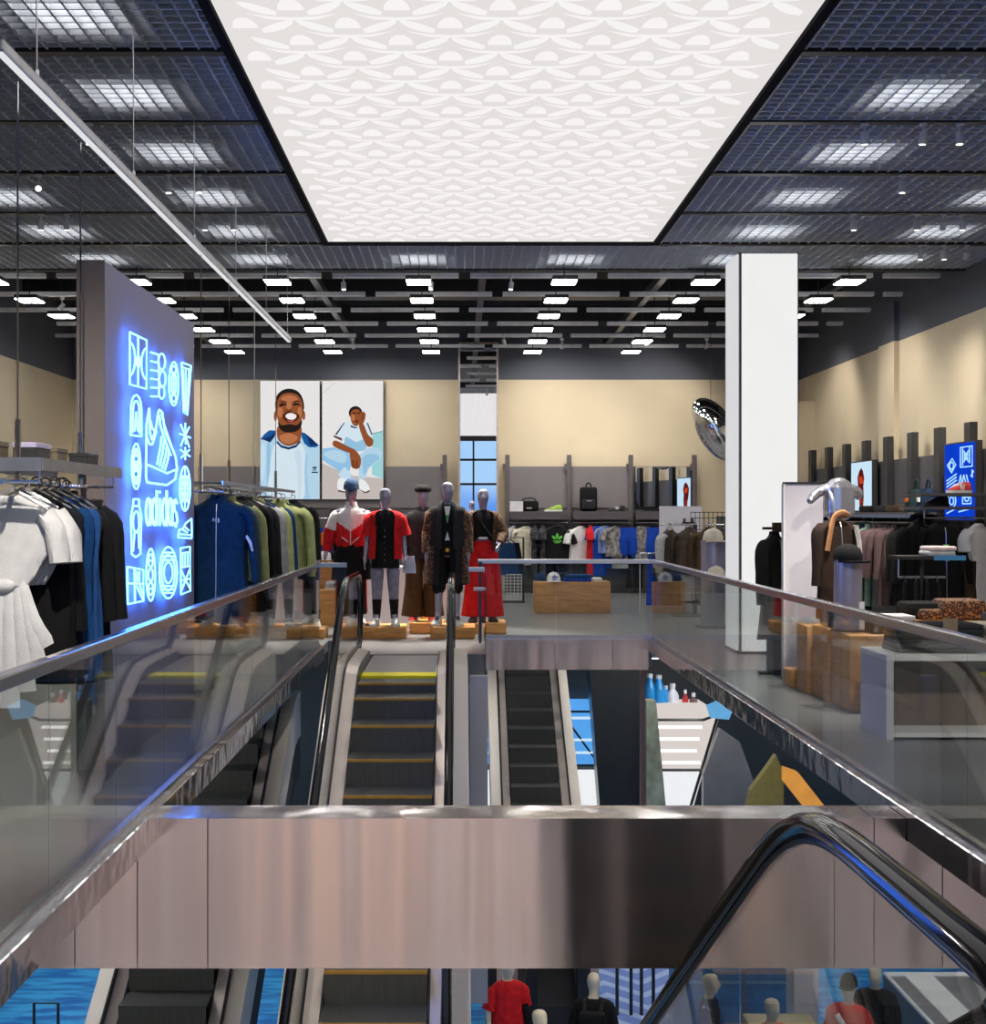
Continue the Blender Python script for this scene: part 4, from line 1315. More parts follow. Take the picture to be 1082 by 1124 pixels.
# mannequins of the level below
def ivory(label, loc, rz, dress=None, top=None, bag=False, key='m_down', arms=A_DOWN):
    t = mannequin(label, loc, key, arms, rz, IVORY, group='ivory mannequins on the level below')
    return t
t = ivory('ivory mannequin in a long red dress on the level below', (.58, 16.7, -5.6), .3)
top_piece(t, 'dress', RED, zb=.55, rx=.19, ry=.13, flare=.25, sleeves='short', r0=.075)
leg_piece(t, 'sock', RED, .6, .2, .07, .05)
mb = MB(); mb.tube([(.2, -.05, 1.2), (.25, -.08, 1.0), (.27, -.08, .86)], .05, 8); mb.build('glove', BLK, t)
shoe_pair(t, SHOEB, SHOEB)
t = ivory('ivory mannequin with black backpack and black hooded top on the level below', (1.57, 16.1, -5.6), PI * .95)
top_piece(t, 'hooded_top', BLK, zb=.86, rx=.22, ry=.15, sleeves='long')
trousers_piece(t, 'trousers', CHAR)
mb = MB(); mb.box(-.15, .15, .15, .30, 1.02, 1.40, .05, 3); b = mb.build('backpack', BLK, t, smooth=True)
mb = MB(); mb.box(-.10, .10, .29, .34, 1.05, 1.22, .02, 2); mb.build('pocket', CHAR, b)
for s in (-1, 1):
    mb = MB(); mb.tube([(s * .09, .19, 1.38), (s * .11, .05, 1.49), (s * .11, -.14, 1.36)], .022, 8, ry=.01); mb.build('strap', CHAR, b)
shoe_pair(t, SHOEB, SHOEB)
t = ivory('bald ivory mannequin in a black top beside the thick black handrail', (2.93, 16.1, -5.6), 1.2)
top_piece(t, 'top', BLK, zb=.86, sleeves='long'); trousers_piece(t, 'trousers', CHAR); shoe_pair(t, SHOEB, SHOEB)
t = ivory('small ivory mannequin in a red top on the level below', (3.48, 15.3, -5.6), .4)
top_piece(t, 'top', RED, zb=.86, sleeves='short'); trousers_piece(t, 'trousers', CHAR); shoe_pair(t, SHOEB, SHOEB)
t = ivory('ivory mannequin in red jacket with dark hair on the level below, near the framed counter', (4.52, 15.9, -5.6), -.5)
top_piece(t, 'jacket', RED, zb=.9, rx=.21, ry=.15, sleeves='long'); trousers_piece(t, 'trousers', BLK); cap_on_head(t, BLK); shoe_pair(t, SHOEB, SHOEB)
mb = MB(); mb.tube([(-.1, -.16, 1.4), (.05, -.18, 1.2), (.12, -.17, 1.05)], .03, 8); mb.build('scarf', WHT, t)
t = ivory('ivory mannequin in a black coat on the level below, near the framed counter', (4.98, 16.4, -5.6), -.3)
top_piece(t, 'coat', BLK, zb=.5, rx=.22, ry=.16, flare=.1, sleeves='long'); trousers_piece(t, 'trousers', BLK); shoe_pair(t, SHOEB, SHOEB)
t = ivory('ivory mannequin in white scarf and grey top beside the red dress', (.86, 14.95, -5.6), .5)
top_piece(t, 'top', CHAR, zb=.86, sleeves='short'); trousers_piece(t, 'trousers', CHAR); shoe_pair(t, SHOEB, SHOEB)
mb = MB(); mb.tube(spline([(-.10, .02, 1.50), (-.07, -.13, 1.42), (-.04, -.16, 1.2), (-.05, -.16, 1.0)], 3), .04, 8, ry=.02); mb.build('scarf', WHT, t)
# ---------------------------------------------------------------- hanging rack with the white shirts (front) and the jackets rack
OLIVE = fabric('sage_green', (.33, .36, .16)); LIME = fabric('pale_lime', (.47, .52, .22)); LGREY = fabric('light_grey', (.42, .42, .44))
BLUE = fabric('cobalt', (.01, .06, .42)); DBLUE = fabric('deep_blue', (.008, .055, .19)); STEELBLUE = fabric('steel_blue', (.02, .08, .26))
def cable_rack(label, x, y0, y1, zr, shelf_z=None, cables=(), ztop=3.86):
    t = thing('hanging_rack', label, 'clothes rack', (x, y0, 0))
    L = y1 - y0
    mb = MB(); mb.tube([(0, 0, zr), (0, L, zr)], .014, 8); mb.build('rail', DULLCHROME, t, smooth=True)
    if shelf_z:
        mb = MB()
        for k in range(int(L / .06)):
            mb.tube([(-.20, .03 + .06 * k, shelf_z), (.20, .03 + .06 * k, shelf_z)], .005, 4)
        for xx in (-.2, .2):
            mb.box(xx - .008, xx + .008, 0, L, shelf_z - .05, shelf_z + .01)
        mb.box(-.2, .2, -.012, 0, shelf_z - .055, shelf_z + .012)
        mb.build('wire_shelf', mat('rack_grey', (.30, .30, .32), .35, metal=.6), t)
        for yy in (.05, L - .05):
            mb = MB(); mb.tube([(-.17, yy, shelf_z), (-.17, yy, zr), (.17, yy, zr), (.17, yy, shelf_z)], .009, 6); mb.build('bracket', DULLCHROME, t)
    for yy in cables:
        mb = MB(); mb.tube([(.0, yy - y0, zr), (.0, yy - y0, ztop)], .005, 5); mb.tube([(0, yy - y0, zr), (0, yy - y0, zr + .32)], .016, 8); mb.build('cable', CHROME, t)
    return t
cable_rack('suspended wire shelf rack holding the white and dark shirts beside the neon sign', -2.25, 6.7, 8.25, 1.755, 1.86, (6.95, 8.1))
def lt(kind, name, label, m, px, Y, z, **k):
    return garment(kind, name, label, m, (px, Y, z), group=k.pop('group', 'clothes on the front rack'), **k)
a = lt('crop', 'shirt', 'white short sleeved shirt at the front of the rack, tied at the waist', WHT, -2.29, 6.98, 1.745, sc=1.03, hang=HANGER_W, seed=1)
# the knot at the waist and the loose tails below it
mb = MB()
for x0, x1, z1, w in ((-.05, -.16, -1.00, .06), (-.03, -.07, -1.08, .05), (.0, .01, -1.10, .05), (.03, .09, -1.02, .05), (.05, .15, -.92, .05), (.05, .19, -.80, .04), (-.06, -.20, -.85, .05)):
    mb.tube(spline([(x0, -.03, -.46), ((x0 * .5 + x1 * .5), -.06, -.66), (x1, -.055, z1)], 3), [.03, .032, .035, .038, .042, .048, w], 8, ry=[.02, .02, .018, .016, .014, .012, .01])
mb.sphere((-.02, -.06, -.50), .06, .035, .035, 10, 8)
mb.build('waist_tie', WHT, a, smooth=True, angle=50)
lt('crop', 'shirt', 'white short sleeved shirt just behind the tied one', WHT, -2.255, 7.07, 1.745, sc=1.03, hang=HANGER_W, seed=3)
lt('tank', 'dress', 'long black sleeveless dress behind the white shirts', BLK, -2.22, 7.16, 1.745, sc=1.06, seed=2)
lt('long', 'shirt', 'black long sleeved top between the white shirts and the blue one', BLK, -2.33, 7.26, 1.745, seed=0)
lt('tank', 'dress', 'dark navy sleeveless dress hanging before the blue dress', fabric('ink', (.012, .016, .03)), -2.235, 7.36, 1.745, sc=1.08, seed=4)
lt('tank', 'dress', 'bright blue dress between the dark clothes on the front rack', DBLUE, -2.22, 7.48, 1.75, sc=1.12, seed=5)
lt('tank', 'dress', 'mid blue dress behind the bright blue one', STEELBLUE, -2.20, 7.58, 1.75, sc=1.10, seed=1)
lt('top', 'shirt', 'charcoal top behind the blue dresses', CHAR, -2.25, 7.70, 1.75, sc=1.15, seed=0)
lt('coat', 'coat', 'long black coat with a sheen behind the blue dresses', BLK, -2.33, 7.84, 1.75, seed=3)
lt('coat', 'coat', 'long black coat at the far end of the front rack', fabric('jet', (.012, .012, .014)), -2.30, 7.99, 1.75, seed=2)
def carton(name, label, x, y, z, sx, sy, sz, m, cat='box', band=None, group=None):
    t = thing(name, label, cat, (x, y, z), group=group)
    mb = MB(); mb.box(-sx / 2, sx / 2, -sy / 2, sy / 2, 0, sz, .006, 1); mb.build('body', m, t)
    mb = MB(); mb.box(-sx / 2 - .003, sx / 2 + .003, -sy / 2 - .003, sy / 2 + .003, sz * .72, sz + .004, .003, 1); mb.build('lid', m if band is None else band, t)
    return t
CARD = mat('card_brown', (.20, .15, .10), .6); DCARD = mat('card_black', (.035, .035, .035), .5); LILCARD = mat('card_lilac', (.55, .50, .72), .5)
carton('shoe_box', 'small brown box at the near end of the wire shelf', -2.36, 6.95, 1.875, .06, .2, .085, CARD, group='boxes on the wire shelf')
carton('shoe_box', 'lilac and black box on the wire shelf above the white shirt', -2.24, 7.15, 1.875, .12, .25, .085, DCARD, group='boxes on the wire shelf', band=LILCARD)
carton('shoe_box', 'narrow brown box in the middle of the wire shelf', -2.20, 7.5, 1.875, .035, .2, .075, CARD, group='boxes on the wire shelf')
carton('shoe_box', 'black box at the far end of the wire shelf', -2.19, 7.95, 1.875, .11, .22, .065, DCARD, group='boxes on the wire shelf')

cable_rack('suspended rack of jackets behind the neon sign', -2.2, 11.45, 16.6, 1.78, None, (11.6, 13.0, 14.6, 16.3))
mb = MB()
rr = thing('wire_shelf', 'pale wire shelf above the jackets rack', 'shelf', (-2.2, 11.5, 1.86))
for k in range(50):
    mb.tube([(-.2, .03 + .1 * k, 0), (.2, .03 + .1 * k, 0)], .006, 4)
for xx in (-.2, .2):
    mb.box(xx - .006, xx + .006, 0, 5.0, -.02, .01)
mb.build('grid', DULLCHROME, rr)
for yy in (.1, 1.5, 3.1, 4.8):
    mb = MB(); mb.tube([(-.19, yy, 0), (-.19, yy, -.08), (.19, yy, -.08), (.19, yy, 0)], .007, 5); mb.build('bracket', DULLCHROME, rr)
g2 = 'jackets on the suspended rack'
def jk(kind, name, label, m, x, Y, **k):
    return garment(kind, name, label, m, (x, Y, 1.775), group=g2, **k)
j1 = jk('coat', 'jacket', 'large navy track jacket facing out at the near end of the jackets rack', fabric('navy_jacket', (.008, .042, .085)), -2.07, 11.68, seed=1)
mb = MB()
for k in range(3):
    mb.box(-.03 + .022 * k, -.018 + .022 * k, -.088, -.08, -.245 - .006 * k, -.22)
mb.build('chest_mark', WHT, j1)
mb = MB(); mb.poly([(.262, -.085, -.36), (.30, -.078, -.42), (.315, -.078, -.50), (.30, -.08, -.50), (.28, -.085, -.44), (.25, -.088, -.38)]); mb.build('sleeve_stripe', WHT, j1)
jk('jacket', 'jacket', 'navy jacket tucked behind the large navy one', NAVY, -2.10, 11.95, seed=2)
jk('jacket', 'jacket', 'sage green jacket behind the navy ones', OLIVE, -2.10, 12.35, seed=0, sc=1.05)
jk('jacket', 'jacket', 'second sage green jacket, half hidden by the first', LIME, -2.14, 12.6, seed=4, sc=1.08)
jk('coat', 'coat', 'black long coat in the middle of the jackets rack', BLK, -2.12, 13.1, seed=5)
jk('coat', 'coat', 'second black long coat in the middle of the jackets rack', CHAR, -2.10, 13.4, seed=3)
jk('long', 'shirt', 'pale grey top on the jackets rack', LGREY, -2.10, 13.9, seed=2, sc=1.05)
jk('jacket', 'jacket', 'navy jacket with lime shoulders on the jackets rack', NAVY, -2.12, 14.3, seed=1, sc=1.1, m2=LIME)
jk('long', 'shirt', 'navy top before the pale lime jacket', DBLUE, -2.12, 14.7, seed=4, sc=1.1)
jk('jacket', 'jacket', 'pale lime track jacket near the far end of the jackets rack', LIME, -2.03, 15.3, seed=0, sc=1.15)
jk('jacket', 'jacket', 'second pale lime jacket tucked behind the first', LIME, -2.03, 15.6, seed=2, sc=1.1)
jk('coat', 'coat', 'black coat at the far end of the jackets rack', BLK, -1.97, 16.1, seed=5, sc=.95)

# small rack with a cobalt track top beyond
t = thing('clothes_stand', 'slim steel stand with the cobalt track top behind the jackets rack', 'clothes rack', (-2.1, 20.2, 0))
mb = MB(); mb.tube([(-.55, 0, 0), (-.55, 0, 1.52), (.55, 0, 1.52), (.55, 0, 0)], .014, 8); mb.build('frame', DULLCHROME, t)
mb = MB(); mb.box(-.6, .6, -.2, .2, 0, .02); mb.build('base', BLACK, t)
b1 = garment('jacket', 'track_top', 'cobalt blue track top with red collar beside the smiling poster', BLUE, (-2.2, 20.15, 1.48), group='tops on the steel stand', sc=.95, cat='jacket')
mb = MB(); mb.box(-.006, .006, -.098, -.085, -.76, -.10); mb.build('zip', WHT, b1)
for k, (x, m_, l) in enumerate(((-2.46, RED, 'red top peeking out beside the cobalt track top'), (-1.86, fabric('orange', (.75, .16, .03)), 'orange top peeking out beside the cobalt track top'), (-1.72, BLK, 'black top at the end of the steel stand'))):
    garment('tee', 'shirt', l, m_, (x, 20.27 + .03 * k, 1.48), group='tops on the steel stand', rz=.9, sc=.95, cat='shirt')
# wooden shoe box tower
t = thing('wooden_step_box', 'stepped orange wooden box with a shoe on it, beside the escalator handrail', 'plinth', (-1.87, 19.3, 0))
mb = MB(); mb.box(-.18, .2, -.1, .25, 0, .52, .01, 1); mb.build('lower_box', WOOD, t)
mb = MB(); mb.box(-.16, .16, .05, .4, .52, .93, .01, 1); mb.build('upper_box', WOOD, t)
def shoe(label, loc, rz, up, so, laces=None, sc=1.0, group='display shoes', stripe=None):
    t = thing('trainer', label, 'shoe', loc, rz, group)
    shoe_shape(t, up, so, sc=sc, laces=laces, as_parts='upper')
    if stripe:
        mb = MB()
        for k in range(3):
            for s in (-1, 1):
                mb.tube([(s * .044 * sc, -.035 * sc - .022 * sc * k, .03 * sc), (s * .038 * sc, -.015 * sc - .022 * sc * k, .078 * sc)], .006 * sc, 5)
        mb.build('stripes', stripe, t)
    return t
shoe('grey and white trainer on the stepped orange box', (-1.78, 19.25, .52), 1.2, LGREY, SHOEW, SHOEW, 1.2, stripe=BLK)
def cap(label, loc, rz, m, brim=None, sc=1.0, group='caps', logo=None):
    t = thing('baseball_cap', label, 'cap', loc, rz, group)
    t.scale = (sc, sc, sc)
    mb = MB(); mb.loft([(0, .088, .10), (.04, .09, .10), (.085, .075, .085), (.11, .045, .05), (.12, .01, .012)], 20); mb.build('crown', m, t, smooth=True)
    mb = MB(); mb.prism([(-.082, -.06), (-.08, -.13), (-.04, -.17), (0, -.18), (.04, -.17), (.08, -.13), (.082, -.06), (0, -.09)], 0, .012, 'z'); mb.build('brim', brim or m, t)
    mb = MB(); mb.sphere((0, 0, .12), .009, u=8, v=6); mb.build('button', brim or m, t)
    if logo:
        mb = MB(); trefoil(mb, (0, -.104, .04), .05); mb.build('logo', logo, t)
    return t
cap('white cap on top of the stepped orange box', (-1.93, 19.45, .93), .3, WHT, sc=1.1)
cap('black cap on top of the stepped orange box', (-1.76, 19.5, .93), -.2, BLK, sc=1.1)

# ---------------------------------------------------------------- posters
def poster(name, label, px0, px1, py0, py1, Y, shapes, grey=WHITE):
    a, b = at(px0, py1, Y), at(px1, py0, Y)
    t = thing(name, label, 'poster', (a.x, Y, a.z))
    mb = MB(); mb.box(0, b.x - a.x, .0, .08, 0, b.z - a.z); mb.build('light_box', BLACK, t)
    mb = MB()
    mats = []
    mb.box(.01, b.x - a.x - .01, -.004, 0, .01, b.z - a.z - .01)
    mats.append(glow('poster_white', (.86, .83, .83), .92))
    for i, (col, pts, sm) in enumerate(shapes):
        key = 'print_%02d_%02d_%02d' % tuple(int(c * 99) for c in col)
        mm = glow(key, col, .95)
        if mm not in mats:
            mats.append(mm)
        mb.mi = mats.index(mm)
        q = [at(x, y, Y) - a for x, y in pts]
        if sm:
            q = spline(q, 4, True)
        w, h = b.x - a.x - .012, b.z - a.z - .012
        q = [(min(max(p.x, .012), w), -.006 - .0012 * i, min(max(p.z, .012), h)) for p in q]
        mb.b.faces.new([mb.b.verts.new(p) for p in q]).material_index = mb.mi
    me = bpy.data.meshes.new('print')
    bmesh.ops.triangulate(mb.b, faces=[f for f in mb.b.faces if len(f.verts) > 4])
    mb.b.to_mesh(me); mb.b.free()
    for m_ in mats:
        me.materials.append(m_)
    o = bpy.data.objects.new('print', me); COL.objects.link(o); o.parent = t
    return t
z1 = lambda pts: [(280 + x / 7.03, 400 + y / 7.03) for x, y in pts]
def el(cx, cy, rx, ry, n=12, rot=0):
    return z1([(cx + rx * math.cos(2 * PI * k / n) * math.cos(rot) - ry * math.sin(2 * PI * k / n) * math.sin(rot), cy + rx * math.cos(2 * PI * k / n) * math.sin(rot) + ry * math.sin(2 * PI * k / n) * math.cos(rot)) for k in range(n)])
SK, SKD, SKL, HR = (.29, .085, .03), (.10, .022, .010), (.50, .18, .075), (.02, .014, .012)
JKT, JKS, TEE, CBL, CBD = (.46, .67, .82), (.30, .55, .76), (.68, .80, .88), (.012, .10, .32), (.01, .03, .12)
face = [
    (JKT, z1([(32, 590), (60, 560), (150, 520), (250, 560), (360, 520), (430, 575), (496, 620), (496, 1042), (32, 1042)]), 0),
    (JKS, z1([(95, 600), (120, 640), (112, 800), (108, 1042), (95, 1042), (90, 800)]), 1),
    ((.36, .60, .80), z1([(390, 700), (405, 720), (398, 900), (420, 1042), (380, 1042), (385, 860)]), 1), ((.58, .76, .88), z1([(40, 640), (75, 620), (80, 760), (60, 900), (40, 860)]), 1),
    (TEE, z1([(165, 610), (250, 655), (345, 610), (385, 680), (375, 850), (365, 1042), (110, 1042), (118, 800), (130, 680)]), 1),
    (CBL, z1([(32, 578), (70, 540), (110, 508), (165, 510), (150, 560), (118, 600), (75, 585)]), 0),
    (CBD, z1([(60, 570), (110, 560), (160, 520), (150, 560), (118, 602), (80, 588)]), 0),
    (CBL, z1([(350, 520), (385, 530), (440, 575), (492, 625), (470, 640), (415, 640), (380, 610), (362, 570)]), 0),
    (CBD, z1([(395, 545), (440, 578), (485, 625), (425, 625)]), 0),
    (CBD, z1([(170, 590), (205, 625), (258, 640), (315, 622), (348, 585), (352, 600), (318, 640), (258, 658), (200, 642), (165, 605)]), 0),
    (SK, z1([(185, 470), (345, 470), (355, 560), (330, 605), (258, 630), (200, 605), (172, 560)]), 1),
    ((.60, .73, .84), z1([(300, 690), (345, 660), (360, 760), (350, 1042), (335, 1042), (330, 820)]), 1), ((.60, .73, .84), z1([(150, 700), (165, 690), (160, 900), (150, 1000), (140, 900)]), 1),
    (SKL, z1([(190, 555), (260, 530), (330, 560), (300, 600), (255, 612), (205, 595)]), 1),
    (SK, el(158, 400, 13, 38)), (SK, el(376, 395, 12, 36)),
    (HR, z1([(158, 350), (155, 290), (172, 235), (215, 198), (270, 188), (325, 205), (362, 250), (378, 310), (376, 350), (350, 420), (270, 470), (180, 420)]), 1),
    (SK, z1([(170, 330), (178, 270), (215, 230), (270, 220), (325, 235), (358, 280), (368, 335), (362, 420), (340, 480), (270, 508), (200, 480), (172, 410)]), 1),
    (SKL, z1([(205, 255), (268, 238), (325, 258), (320, 285), (265, 295), (215, 285)]), 1),
    (SKL, el(195, 370, 22, 42)), (SKL, el(345, 370, 18, 40)), (SKL, el(262, 318, 22, 28)),
    (HR, z1([(178, 440), (205, 470), (265, 462), (325, 468), (362, 430), (352, 490), (310, 520), (265, 526), (220, 520), (188, 490)]), 1),
    (HR, z1([(185, 322), (205, 300), (235, 305), (248, 318), (225, 316), (200, 328)]), 1), (HR, z1([(288, 318), (305, 300), (335, 302), (352, 322), (330, 316), (305, 318)]), 1),
    (SKD, z1([(185, 295), (210, 280), (245, 290), (240, 298), (208, 290)]), 1), (SKD, z1([(292, 290), (325, 278), (352, 296), (325, 290), (298, 298)]), 1),
    (SKD, z1([(236, 350), (258, 358), (284, 350), (280, 362), (258, 366), (240, 362)]), 1),
    (SKD, z1([(222, 380), (262, 366), (322, 378), (345, 400), (320, 435), (268, 452), (225, 430), (212, 400)]), 1),
    ((.92, .86, .86), z1([(238, 392), (275, 376), (318, 392), (312, 418), (278, 428), (245, 415)]), 1),
    ((.55, .12, .12), z1([(245, 428), (278, 436), (308, 424), (280, 448)]), 1),
]
face = [f if len(f) == 3 else (f[0], f[1], 1) for f in face]
lx = lambda pts: z1([(460 + a * 26, 808 - b * 26) for a, b in pts])
for a in (90, 138, 42):
    c, s = math.cos(R(a)), math.sin(R(a))
    face.append((CBD, lx([(c * u - s * w, s * u + c * w) for u, w in ((.1, 0), (.55, .2), (.95, 0), (.55, -.2))]), 1))
for k in range(2):
    face.append((CBD, lx([(-.6, -.05 - .25 * k), (.6, -.05 - .25 * k), (.55, -.2 - .25 * k), (-.55, -.2 - .25 * k)]), 0))
face.append((CBD, z1([(438, 828), (486, 828), (486, 838), (438, 838)]), 0))
poster('poster', 'lit poster of a laughing person in a pale blue jacket with navy collar', 285, 351.3, 417.5, 548.5, 27.3, face)
sit = [
    ((.56, .50, .47), z1([(515, 760), (600, 800), (760, 860), (985, 880), (985, 1042), (515, 1042)]), 0),
    ((.70, .68, .68), z1([(525, 215), (615, 135), (622, 140), (530, 225)]), 0),
    ((.33, .66, .70), z1([(905, 535), (985, 515), (985, 885), (900, 850)]), 0),
    ((.20, .42, .45), z1([(905, 530), (985, 512), (985, 520), (905, 540)]), 0),
    (TEE, z1([(665, 450), (730, 440), (780, 480), (850, 445), (890, 460), (905, 560), (860, 600), (850, 660), (700, 665), (690, 590), (610, 555), (640, 490)]), 0),
    (JKS, z1([(700, 560), (780, 600), (840, 580), (850, 660), (700, 665)]), 1),
    ((.30, .55, .80), z1([(515, 650), (600, 640), (700, 670), (760, 720), (720, 850), (660, 830), (580, 780), (520, 740)]), 0),
    (JKT, z1([(525, 690), (610, 660), (700, 690), (690, 760), (600, 740)]), 1),
    (JKT, z1([(800, 700), (870, 645), (950, 640), (982, 680), (960, 740), (880, 800), (850, 880), (800, 890)]), 0),
    (JKS, z1([(830, 720), (900, 690), (960, 720), (880, 790), (840, 850)]), 1),
    ((.55, .74, .88), z1([(690, 790), (740, 840), (740, 880), (690, 900), (640, 850)]), 0),
    ((.85, .86, .86), z1([(640, 890), (690, 880), (740, 940), (690, 980), (640, 970)]), 1), ((.85, .86, .86), z1([(805, 890), (850, 900), (885, 965), (850, 985), (810, 960)]), 1),
    ((.10, .02, .03), z1([(640, 968), (690, 980), (740, 945), (735, 960), (690, 990), (640, 980)]), 0), ((.10, .02, .03), z1([(810, 962), (850, 985), (885, 968), (880, 985), (845, 995)]), 0),
    ((.18, .05, .05), z1([(605, 545), (670, 570), (672, 592), (608, 562)]), 0), ((.03, .02, .05), z1([(618, 540), (685, 450), (692, 452), (630, 545)]), 0), ((.03, .02, .05), z1([(862, 455), (870, 450), (905, 540), (898, 548)]), 0),
    (SK, z1([(600, 600), (630, 590), (730, 640), (770, 660), (750, 690), (690, 670), (610, 635)]), 1),
    (SK, z1([(800, 470), (835, 460), (870, 540), (910, 580), (905, 625), (870, 635), (840, 590)]), 1),
    (SK, z1([(730, 670), (770, 660), (815, 720), (810, 790), (780, 808), (745, 790), (735, 730)]), 1),
    (SKD, z1([(752, 740), (760, 740), (765, 800), (756, 800)]), 0), (SKD, z1([(780, 740), (787, 740), (788, 800), (780, 800)]), 0),
    (CBD, z1([(735, 470), (790, 490), (800, 478), (780, 496), (740, 486)]), 0),
    (HR, el(775, 375, 52, 52)), (SK, z1([(738, 375), (760, 350), (800, 350), (818, 390), (805, 450), (785, 478), (755, 465), (738, 425)]), 1),
    (SKL, el(756, 410, 14, 26)), (SKD, el(765, 378, 16, 7)), (SKD, el(800, 376, 12, 7)), (SKD, el(785, 440, 14, 9)),
    (SK, z1([(820, 370), (850, 375), (850, 420), (825, 470), (800, 465), (798, 430)]), 1), (SKD, z1([(832, 380), (836, 380), (828, 430), (822, 430)]), 0),
]
sit = [f if len(f) == 3 else (f[0], f[1], 1) for f in sit]
poster('poster', 'lit poster of a crouching person in pale blue clothes, chin on one hand', 353.0, 421, 417.5, 548.5, 27.3, sit)

# ---------------------------------------------------------------- back wall fixtures
def xw(px, Y=27.2):
    return (px - CX) * Y / F
def wall_bay(name, label, px0, px1, z0=1.7, z1_=2.53, m=TAUPE):
    t = thing(name, label, 'wall fixture', (xw(px0), 27.36, 0))
    w = xw(px1) - xw(px0)
    mb = MB(); mb.box(.03, w - .03, 0, .03, z0, z1_); mb.build('back_panel', m, t)
    mb = MB(); mb.box(.02, w - .02, 0, .03, .0, z0 - .02); mb.build('lower_panel', GRAPHITE, t)
    return t
wall_bay('backboard', 'taupe wall panel behind the two posters', 214, 421, m=TAUPE)
wall_bay('backboard', 'taupe wall panel between the posters and the mirror pillar', 421, 488, m=TAUPE)
wall_bay('backboard', 'taupe wall panel of the first shelf, behind the black shoe and green trainer', 557, 625)
wall_bay('backboard', 'taupe wall panel of the second shelf, behind the backpack', 625, 693)
t = wall_bay('wall_mirror', 'wide mirror on the back wall at the end of the shelves', 693, 763, m=GRAPHITE)
mb = MB(); mb.box(-.56, .56, -.008, 0, 1.72, 2.52); o = mb.build('mirror_face', MIRROR, t, loc=((xw(763) - xw(693)) / 2, -.10, 0)); o.rotation_euler.z = R(6.4)
for px, l in ((488, 'beside the mirror pillar, next to the bald mannequin'), (557, 'at the start of the shelves'), (625, 'between the two shelves'), (693, 'beside the wall mirror'), (763, 'at the end of the wall mirror')):
    t = thing('wall_upright', 'dark wall upright ' + l, 'upright', (xw(px), 27.3, 0), group='wall uprights at the back')
    mb = MB(); mb.box(-.045, .045, -.02, .06, 0, 2.76, .004, 1); mb.build('post', mat('upright_grey', (.115, .10, .105), .5), t)
    mb = MB(); mb.box(-.09, -.045, -.01, .04, 2.45, 2.58); mb.build('bracket', M['upright_grey'], t)
for i, (a, b, l) in enumerate(((557, 625, 'dark shelf holding the black shoe and green trainer'), (625, 693, 'dark shelf holding the backpack and the black trainer'), (693, 763, 'dark shelf under the wall mirror'))):
    t = thing('wall_shelf', l, 'shelf', (xw(a) + .05, 26.9, 1.60), group='shelves on the back wall')
    w = xw(b) - xw(a) - .1
    mb = MB(); mb.box(0, w, 0, .38, 0, .03); mb.build('board', GRAPHITE, t)
    mb = MB(); mb.box(0, w, 0, .02, -.13, 0); mb.build('front_lip', mat('shelf_lip', (.085, .075, .085), .5), t)
    mb = MB(); mb.tube([(0, .12, -.19), (w, .12, -.19)], .012, 8); mb.build('hang_rail', DULLCHROME, t)
    for xx in (.03, w - .03):
        mb = MB(); mb.box(xx - .006, xx + .006, .11, .38, -.20, -.16); mb.build('rail_bracket', BLACK, t)
mb = MB(); mb.box(0, .26, 0, .01, 0, .20); t = tag(mb.build('price_card', mat('card_white', (.72, .71, .74), .5), loc=(xw(559), 26.95, 1.63)), 'white card standing on the first shelf', 'card')
GREENSH = mat('shoe_green', (.30, .50, .06), .5)
t = thing('shoulder_bag', 'black rolled bag on the first shelf', 'bag', (xw(580), 27.05, 1.63))
mb = MB(); mb.box(-.19, .19, -.09, .09, 0, .21, .06, 3); mb.build('body', BLK, t, smooth=True)
mb = MB(); mb.tube(spline([(-.15, -.05, .17), (-.1, -.05, .25), (.1, -.05, .25), (.15, -.05, .17)], 3), .012, 6); mb.build('strap', CHAR, t)
mb = MB(); mb.box(-.05, .05, -.096, -.088, .05, .08); mb.build('logo_patch', LGREY, t)
shoe('green trainer on the first shelf', (xw(609), 27.02, 1.63), -1.25, GREENSH, SHOEW, None, 1.25, group='shoes on the back wall shelves', stripe=LIME)
shoe('black trainer with white stripes on the second shelf', (xw(678), 27.02, 1.63), -1.25, SHOEB, SHOEB, None, 1.2, group='shoes on the back wall shelves', stripe=SHOEW)
t = thing('backpack', 'black backpack standing on the second shelf', 'backpack', (xw(645), 27.05, 1.63))
mb = MB(); mb.box(-.17, .17, -.10, .10, 0, .48, .06, 3); mb.build('body', BLK, t, smooth=True)
mb = MB(); mb.box(-.13, .13, -.15, -.08, .04, .24, .03, 2); mb.build('pocket', CHAR, t, smooth=True)
mb = MB(); mb.tube(spline([(-.05, 0, .47), (-.03, 0, .55), (.03, 0, .55), (.05, 0, .47)], 3), .014, 6); mb.build('handle', BLK, t)
mb = MB(); mb.box(-.05, .05, -.156, -.149, .20, .215); mb.build('logo_bar', LGREY, t)
